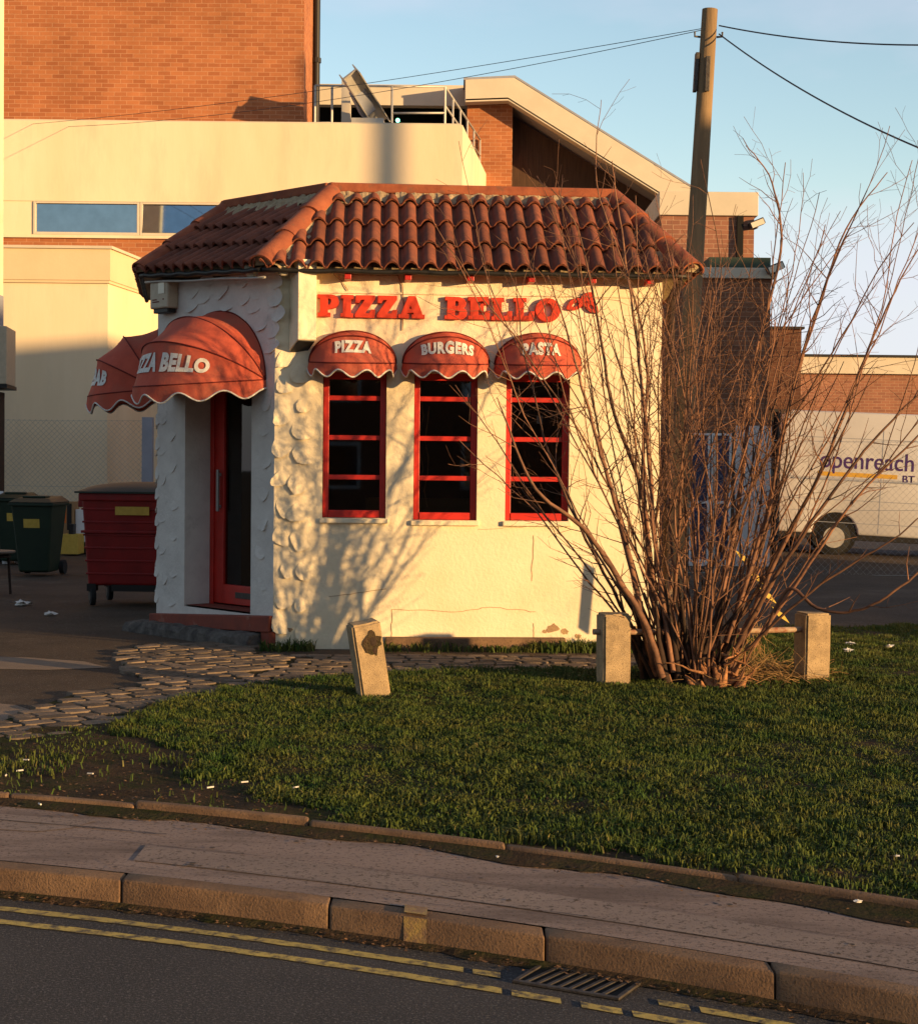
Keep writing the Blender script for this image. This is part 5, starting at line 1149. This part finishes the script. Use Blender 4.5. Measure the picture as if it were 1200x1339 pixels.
# ------------------------------------------------------------------ telegraph pole and wires
pb_ = Vector((X_(882, 18.5), 18.5, .05)); pt_ = W(928, 12, 18.5)
t = thing('telegraph_pole', pb_, 'weathered wooden telegraph pole leaning slightly behind the bare shrub', 'pole')
b = MB(); b.tube([pb_.lerp(pt_, i / 10) for i in range(11)], [.120 - .035 * i / 10 for i in range(11)], 16); obj('pole_shaft', b, 'polewood', t, smooth=40.0)
b = MB(); q0 = pb_.lerp(pt_, .865); b.obox(q0 + Vector((-.13, -.05, 0)), (.04, 0, 0), (0, .1, 0), (.02, 0, .42)); b.obox(q0 + Vector((-.02, -.13, -.02)), (.05, 0, 0), (0, .03, 0), (.01, 0, .38)); obj('pole_box', b, 'iron', t, bevel=.006)
b = MB(); q1 = pb_.lerp(pt_, .955)
for s in (-1, 1): b = MB(); b.tube([q1 + Vector((s * .09, 0, 0)), q1 + Vector((s * .15, -.02, .0)), q1 + Vector((s * .15, -.02, .05))], .012, 6); obj('pole_hook', b, 'iron', t)
def wire(P, Q, sag, lab, r=.009):
    P, Q = Vector(P), Vector(Q); b = MB(); n = 28; b.tube([P.lerp(Q, i / n) - Vector((0, 0, sag * 4 * (i / n) * (1 - i / n))) for i in range(n + 1)], r, 5); o = obj('overhead_wire', b, 'wire', loc=P.lerp(Q, .5)); tag(o, lab, 'wire', 'overhead telephone wires')
wire(W(917, 37, 18.5), (X_(12, 33.9), 33.9, Z_(12, 164, 33.9)), .12, 'upper of the two thin wires running left from the pole across the brick block', .0042)
wire(W(917, 39, 18.5), (X_(60, 33.9), 33.9, Z_(60, 166, 33.9)), .22, 'lower of the two thin wires running left from the pole across the brick block', .0042)
wire(W(940, 33, 18.5), W(1330, 54, 15), .10, 'wire running almost level to the right from the pole top', .008)
wire(W(940, 44, 18.5), W(1400, 262, 12), .18, 'wire sloping steeply down to the right from the pole top', .008)
# ------------------------------------------------------------------ concrete posts and the rusty rail
def cpost(px, py, pyt, wpx, lab, lean=(0, 0), dep=.19, rz=0, chip=True):
    p = G(px, py, .11); h = (py - pyt) / F * p.y * 1.0; w = wpx / F * p.y
    t = thing('concrete_post', (p.x, p.y, .1), lab, 'post', 'concrete posts along the verge'); MM = Matrix.Translation(p) @ Matrix.Rotation(R(rz), 4, 'Z') @ Matrix.Rotation(lean[0], 4, 'Y') @ Matrix.Rotation(lean[1], 4, 'X')
    bm = bmesh.new(); bmesh.ops.create_cube(bm, size=1)
    for v in bm.verts: v.co = Vector((v.co.x * w, v.co.y * dep + dep / 2, (v.co.z + .5) * (h + .1) - .1))
    bmesh.ops.bevel(bm, geom=bm.edges[:], offset=.014, segments=2, affect='EDGES'); bmesh.ops.triangulate(bm, faces=bm.faces[:]); bmesh.ops.subdivide_edges(bm, edges=[e for e in bm.edges if e.calc_length() > .08], cuts=4, use_grid_fill=True); 
    for v in bm.verts: q = v.co.copy(); n = noise.noise(q * 9 + Vector((px, 0, 0))) * .006 + noise.noise(q * 30) * .003; v.co += v.co.normalized() * n; 
    for v in bm.verts: v.co = MM @ v.co - t.location
    me = bpy.data.meshes.new('post_body'); bm.to_mesh(me); bm.free(); o = link('post_body', me, 'concrete', t); return t, MM, w, h
t, MM, w, h = cpost(493, 912, 812, 39, 'leaning concrete post with a mossy broken hole near its top, leftmost of the three', (R(-10), R(3)), .16, 20)
b = MB(MM); n = 20
b.poly([(w * .13 + .052 * (1 + .8 * noise.noise((k * .57, .3, 0))) * math.cos(k * 6.283 / n), -.008, h - .135 + (.075 + .07 * noise.noise((k * .61, 3.4, 0))) * math.sin(k * 6.283 / n)) for k in range(n)]); obj('broken_hole', b, 'soil', t)
b = MB(MM); b.sphere((w * .13, .0, h - .13), (.032, .012, .045)); b.sphere((w * .15, .0, h - .19), (.022, .012, .03)); obj('moss', b, 'oldbark', t)
t1, MM1, w1, h1 = cpost(807, 898, 803, 37, 'square concrete post left of the bare shrub, holding a rusty rail', (R(-.5), 0), .20, 12)
t2, MM2, w2, h2 = cpost(1069, 892, 802, 36, 'square concrete post right of the bare shrub, holding a rusty rail', (R(.4), 0), .20, 16)
b = MB(); a_, c_ = MM1 @ Vector((-w1 / 2 - .05, .1, h1 - .13)), MM2 @ Vector((-.0, .08, h2 - .12)); b.tube([a_.lerp(c_, i / 8) + Vector((0, 0, -.008 * math.sin(math.pi * i / 8))) for i in range(9)], .021, 10); o = obj('rusty_rail', b, 'rust', loc=a_.lerp(c_, .5), smooth=40.0); tag(o, 'rusty flaking pipe rail between the two concrete posts behind the shrub base', 'rail')
# rust coloured stake and leaning hazard board in the shrub
p = G(876, 884, .1); b = MB(); b.tube([p, p + Vector((-.01, .02, .9))], .015, 8); o = obj('metal_stake', b, 'rust', loc=p, smooth=40.0); tag(o, 'thin rust red metal stake standing in the left of the shrub base', 'stake')
dh = 13.3; P0, P1 = W(1032, 815, dh), W(975, 728, dh + .25); ax = (P1 - P0); sd = Vector((-.09, 0, .055)); t = thing('hazard_board', P0, 'yellow and black banded board leaning diagonally behind the shrub', 'board')
b = MB(); n = 7
for k in range(n):
    if k % 2 == 0: b.obox(P0 + ax * (k / n), ax * (1 / n), sd, (0, .012, 0))
obj('yellow_bands', b, 'stickyellow', t); b = MB()
for k in range(n):
    if k % 2: b.obox(P0 + ax * (k / n), ax * (1 / n), sd, (0, .0125, 0))
obj('black_bands', b, 'black', t)

# ------------------------------------------------------------------ the bare shrub
class Tubes:
    """fast collector: polylines with radii -> tubes of n sides"""
    def __init__(s): s.V = []; s.F = []; s.nv = 0
    def add(s, pts, rad, n):
        P = np.array(pts); m = len(P); T = np.gradient(P, axis=0); T /= np.linalg.norm(T, axis=1)[:, None] + 1e-9
        a = np.cross(T, [.31, .77, .55]); a /= np.linalg.norm(a, axis=1)[:, None] + 1e-9; b = np.cross(T, a); w = np.arange(n) * 2 * np.pi / n
        r = np.array(rad)[:, None, None]; V = P[:, None, :] + r * (a[:, None, :] * np.cos(w)[None, :, None] + b[:, None, :] * np.sin(w)[None, :, None]); s.V.append(V.reshape(-1, 3))
        i = np.arange(m - 1)[:, None] * n; k = np.arange(n)[None, :]; k2 = (k + 1) % n
        s.F.append(np.stack([i + k, i + k2, i + n + k2, i + n + k], -1).reshape(-1, 4) + s.nv); s.nv += m * n
    def build(s, name, m, parent): return rawmesh(name, np.concatenate(s.V), 0, [np.concatenate(s.F)], m, parent, smooth=True)
rn = random.Random(11)
SC = Vector((1.70, 12.05, .1))
shrub = thing('bare_shrub', SC, 'large leafless many stemmed shrub with reddish twigs growing beside the restaurant', 'shrub')
big, tw = Tubes(), Tubes()
def rvec(k): return Vector((rn.gauss(0, k), rn.gauss(0, k), rn.gauss(0, k)))
def grow(start, dirn, L, nseg, wob, trop, r0, r1, curl=0.0):
    p = Vector(start); d = Vector(dirn).normalized(); pts = [p.copy()]; st = L / nseg; bend = rvec(wob * .6)
    zg = Vector((rn.gauss(0, 1), rn.gauss(0, 1), 0)).normalized() * wob * 1.3
    for i in range(nseg):
        d = (d + (zg if i % 2 else -zg) + rvec(wob) + bend * .25 + Vector((0, 0, trop))).normalized(); p = p + d * st; pts.append(p.copy())
    rad = [r0 + (r1 - r0) * (i / nseg) ** .9 for i in range(nseg + 1)]
    return pts, rad
def twigs(pts, rad, i0, gap, Lmul, depth):
    seg = (pts[1] - pts[0]).length; side = rn.choice((-1, 1)); acc = rn.uniform(0, gap)
    N_ = len(pts) - 1
    for i in range(max(1, int(i0 * N_)), N_):
        acc += seg
        while acc > gap:
            acc -= gap * rn.uniform(.7, 1.5); d = (pts[i + 1] - pts[i]).normalized(); ax = Vector((rn.uniform(-1, 1), rn.uniform(-1, 1), rn.uniform(-.4, .4))); ax = (ax - d * ax.dot(d)).normalized(); side = -side
            an = R(rn.uniform(28, 66)); dd = d * math.cos(an) + ax * math.sin(an) * side; f = 1 - abs(i / N_ - .62) * .8; L = Lmul * rn.uniform(.35, 1.1) * f; r = min(rad[i] * .6, .0052 if depth == 2 else .0030)
            if L < .05: continue
            ns = max(2, int(L / .10)); q, rr = grow(pts[i], dd, L, ns, .13, .05, r, .0011 if depth < 2 else .0014); tw.add(q, rr, 4 if depth == 2 else 3)
            # buds
            if depth == 2: twigs(q, rr, .15, .13, L * .42, 1)
NST = 58
for k in range(NST):
    # lean from the vertical and compass heading; more of the shrub spreads to the right and towards the road
    if k < 34: lean = abs(rn.gauss(0, 13)); L = rn.uniform(2.4, 3.9)
    elif k < 56: lean = rn.uniform(18, 44); L = rn.uniform(2.4, 4.1)
    else: lean = rn.uniform(38, 62); L = rn.uniform(1.5, 3.0)
    hd = rn.uniform(0, 2 * math.pi); dx_, dy_ = math.cos(hd), math.sin(hd)
    if dy_ > 0: dy_ *= .55
    if k >= 34 and rn.random() < .45: dx_ = abs(dx_)
    if dx_ < 0 and lean > 38: L *= .8
    dirn = Vector((math.sin(R(lean)) * dx_, math.sin(R(lean)) * dy_ * .7, math.cos(R(lean)) + .02))
    st = SC + Vector((dx_ * rn.uniform(.02, .26) + rn.gauss(0, .05), dy_ * rn.uniform(0, .2), 0))
    r0 = rn.choice((.006, .007, .008, .009, .010, .012, .016)) * rn.uniform(.85, 1.15); ns = int(L / .13)
    pts, rad = grow(st, dirn, L, ns, .058, .008 + .0009 * lean * .6, r0, .0028); big.add(pts, rad, 7)
    twigs(pts, rad, rn.uniform(.15, .35), .175, .72, 2)
    if rn.random() < .45:      # forked leader
        i = int(len(pts) * rn.uniform(.3, .6)); d = (pts[i + 1] - pts[i]).normalized(); q, rr = grow(pts[i], d + rvec(.22), L * .5, max(4, ns // 2), .05, .03, rad[i] * .75, .0022); big.add(q, rr, 6); twigs(q, rr, .1, .2, .5, 2)
# heavy low limbs seen on the left, and the low arching branch on the right
def limb(px, r0, r1, n=6, tws=True, dd=11.9):
    P = [W(x, y, dd + dz) for x, y, dz in px]; pts = []
    for i in range(len(P) - 1):
        p0, p1, p2, p3 = P[max(i - 1, 0)], P[i], P[i + 1], P[min(i + 2, len(P) - 1)]
        for j in range(n): t = j / n; pts.append(.5 * ((2 * p1) + (p2 - p0) * t + (2 * p0 - 5 * p1 + 4 * p2 - p3) * t * t + (3 * p1 - p0 - 3 * p2 + p3) * t ** 3) + rvec(.003))
    pts.append(P[-1]); rad = [r0 + (r1 - r0) * i / (len(pts) - 1) for i in range(len(pts))]; big.add(pts, rad, 8)
    if tws: twigs(pts, rad, .3, .2, .55, 2)
limb([(866, 885, 0), (842, 812, -.1), (805, 752, -.2), (762, 690, -.3), (700, 640, -.4), (665, 560, -.5), (650, 520, -.5)], .028, .003)
limb([(858, 884, .1), (836, 790, 0), (816, 700, 0), (790, 610, -.1), (765, 520, -.1), (740, 430, -.1), (716, 360, -.1)], .026, .003)
limb([(872, 880, .1), (850, 760, .1), (838, 640, .1), (800, 530, 0), (782, 420, 0), (755, 300, 0), (720, 245, 0)], .022, .003)
limb([(880, 880, 0), (858, 720, 0), (845, 560, 0), (830, 430, 0), (812, 300, 0), (800, 210, 0)], .02, .003)
limb([(1000, 830, -.1), (1030, 770, -.15), (1068, 795, -.3), (1110, 800, -.4), (1150, 785, -.5), (1205, 745, -.5), (1240, 700, -.5)], .014, .007)
limb([(960, 850, 0), (1010, 760, -.1), (1070, 670, -.2), (1130, 590, -.2), (1185, 530, -.2), (1230, 490, -.2)], .018, .004)
limb([(965, 840, .1), (1030, 700, .1), (1085, 590, .1), (1130, 470, .1), (1170, 380, .1), (1215, 300, .1)], .018, .003)
limb([(950, 840, .1), (1000, 680, .1), (1035, 520, .1), (1070, 400, .1), (1105, 300, .1), (1160, 225, .1)], .018, .003)
limb([(930, 850, .1), (968, 640, .2), (985, 480, .2), (1020, 330, .2), (1010, 240, .2), (975, 190, .2)], .018, .003)
limb([(868, 872, .1), (842, 640, .1), (845, 470, .1), (820, 360, .1), (780, 240, .1), (786, 130, .1)], .015, .002)
limb([(975, 850, -.1), (1040, 790, -.3), (1110, 740, -.4), (1175, 700, -.5), (1230, 650, -.5)], .012, .003)
limb([(985, 845, 0), (1060, 735, -.1), (1120, 650, -.2), (1210, 560, -.3), (1250, 520, -.3)], .014, .004)
big.build('stems', 'bark', shrub); tw.build('twigs', 'bark', shrub)
# old wood and torn stump at the foot
old = Tubes()
for k in range(75):
    a = rn.uniform(0, 6.283); st = SC + Vector((math.cos(a) * rn.uniform(.02, .30) - .08, math.sin(a) * rn.uniform(.02, .2) + .06, -.02)); d = Vector((math.cos(a) * .30 + rn.gauss(0, .1), math.sin(a) * .2, 1)); pts, rad = grow(st, d, rn.uniform(.3, .85), 7, .06, .02, rn.uniform(.016, .036), .006); old.add(pts, rad, 9)
old.build('old_stems', 'oldbark', shrub)
sp = Tubes(); SP = G(942, 900, .1)
for k in range(26):
    a = rn.uniform(0, 6.283); rr = rn.uniform(.0, .20); st = SP + Vector((math.cos(a) * rr, math.sin(a) * rr * .6, 0)); d = Vector((math.cos(a) * .5, math.sin(a) * .3 - .05, 1)); L = rn.uniform(.08, .30) * (1 - rr * 1.5); pts, rad = grow(st, d, L, 4, .12, 0, rn.uniform(.022, .055), .004); sp.add(pts, rad, 5)
for k in range(7):
    st = SP + Vector((rn.uniform(-.15, .2), -.03, rn.uniform(.1, .26))); d = Vector((rn.uniform(-1, 1), -.3, rn.uniform(-.2, .5))); pts, rad = grow(st, d, rn.uniform(.12, .34), 5, .16, .02, .012, .003); sp.add(pts, rad, 5)
sp.build('torn_stump', 'rawwood', shrub)
# dead grass heaped round the foot
st_ = Tubes()
for k in range(520):
    c = G(rn.gauss(985, 42), rn.gauss(884, 7), .12); d = Vector((rn.gauss(0, 1), rn.gauss(0, .6), rn.uniform(-.05, .35))); pts, rad = grow(c + Vector((0, 0, rn.uniform(0, .05))), d, rn.uniform(.10, .38), 4, .18, -.03, .0026, .001); st_.add(pts, rad, 3)
for k in range(60):
    c = G(rn.gauss(985, 7), rn.gauss(862, 5), .12) + Vector((0, 0, rn.uniform(.0, .32))); d = Vector((rn.gauss(0, .5), rn.gauss(0, .3), -1)); pts, rad = grow(c, d, rn.uniform(.10, .26), 4, .15, -.03, .0028, .001); st_.add(pts, rad, 3)
o = st_.build('dead_grass', 'straw', None); o['kind'] = 'stuff'; tag(o, 'heap of dry straw coloured dead grass at the foot of the shrub', 'dead grass')
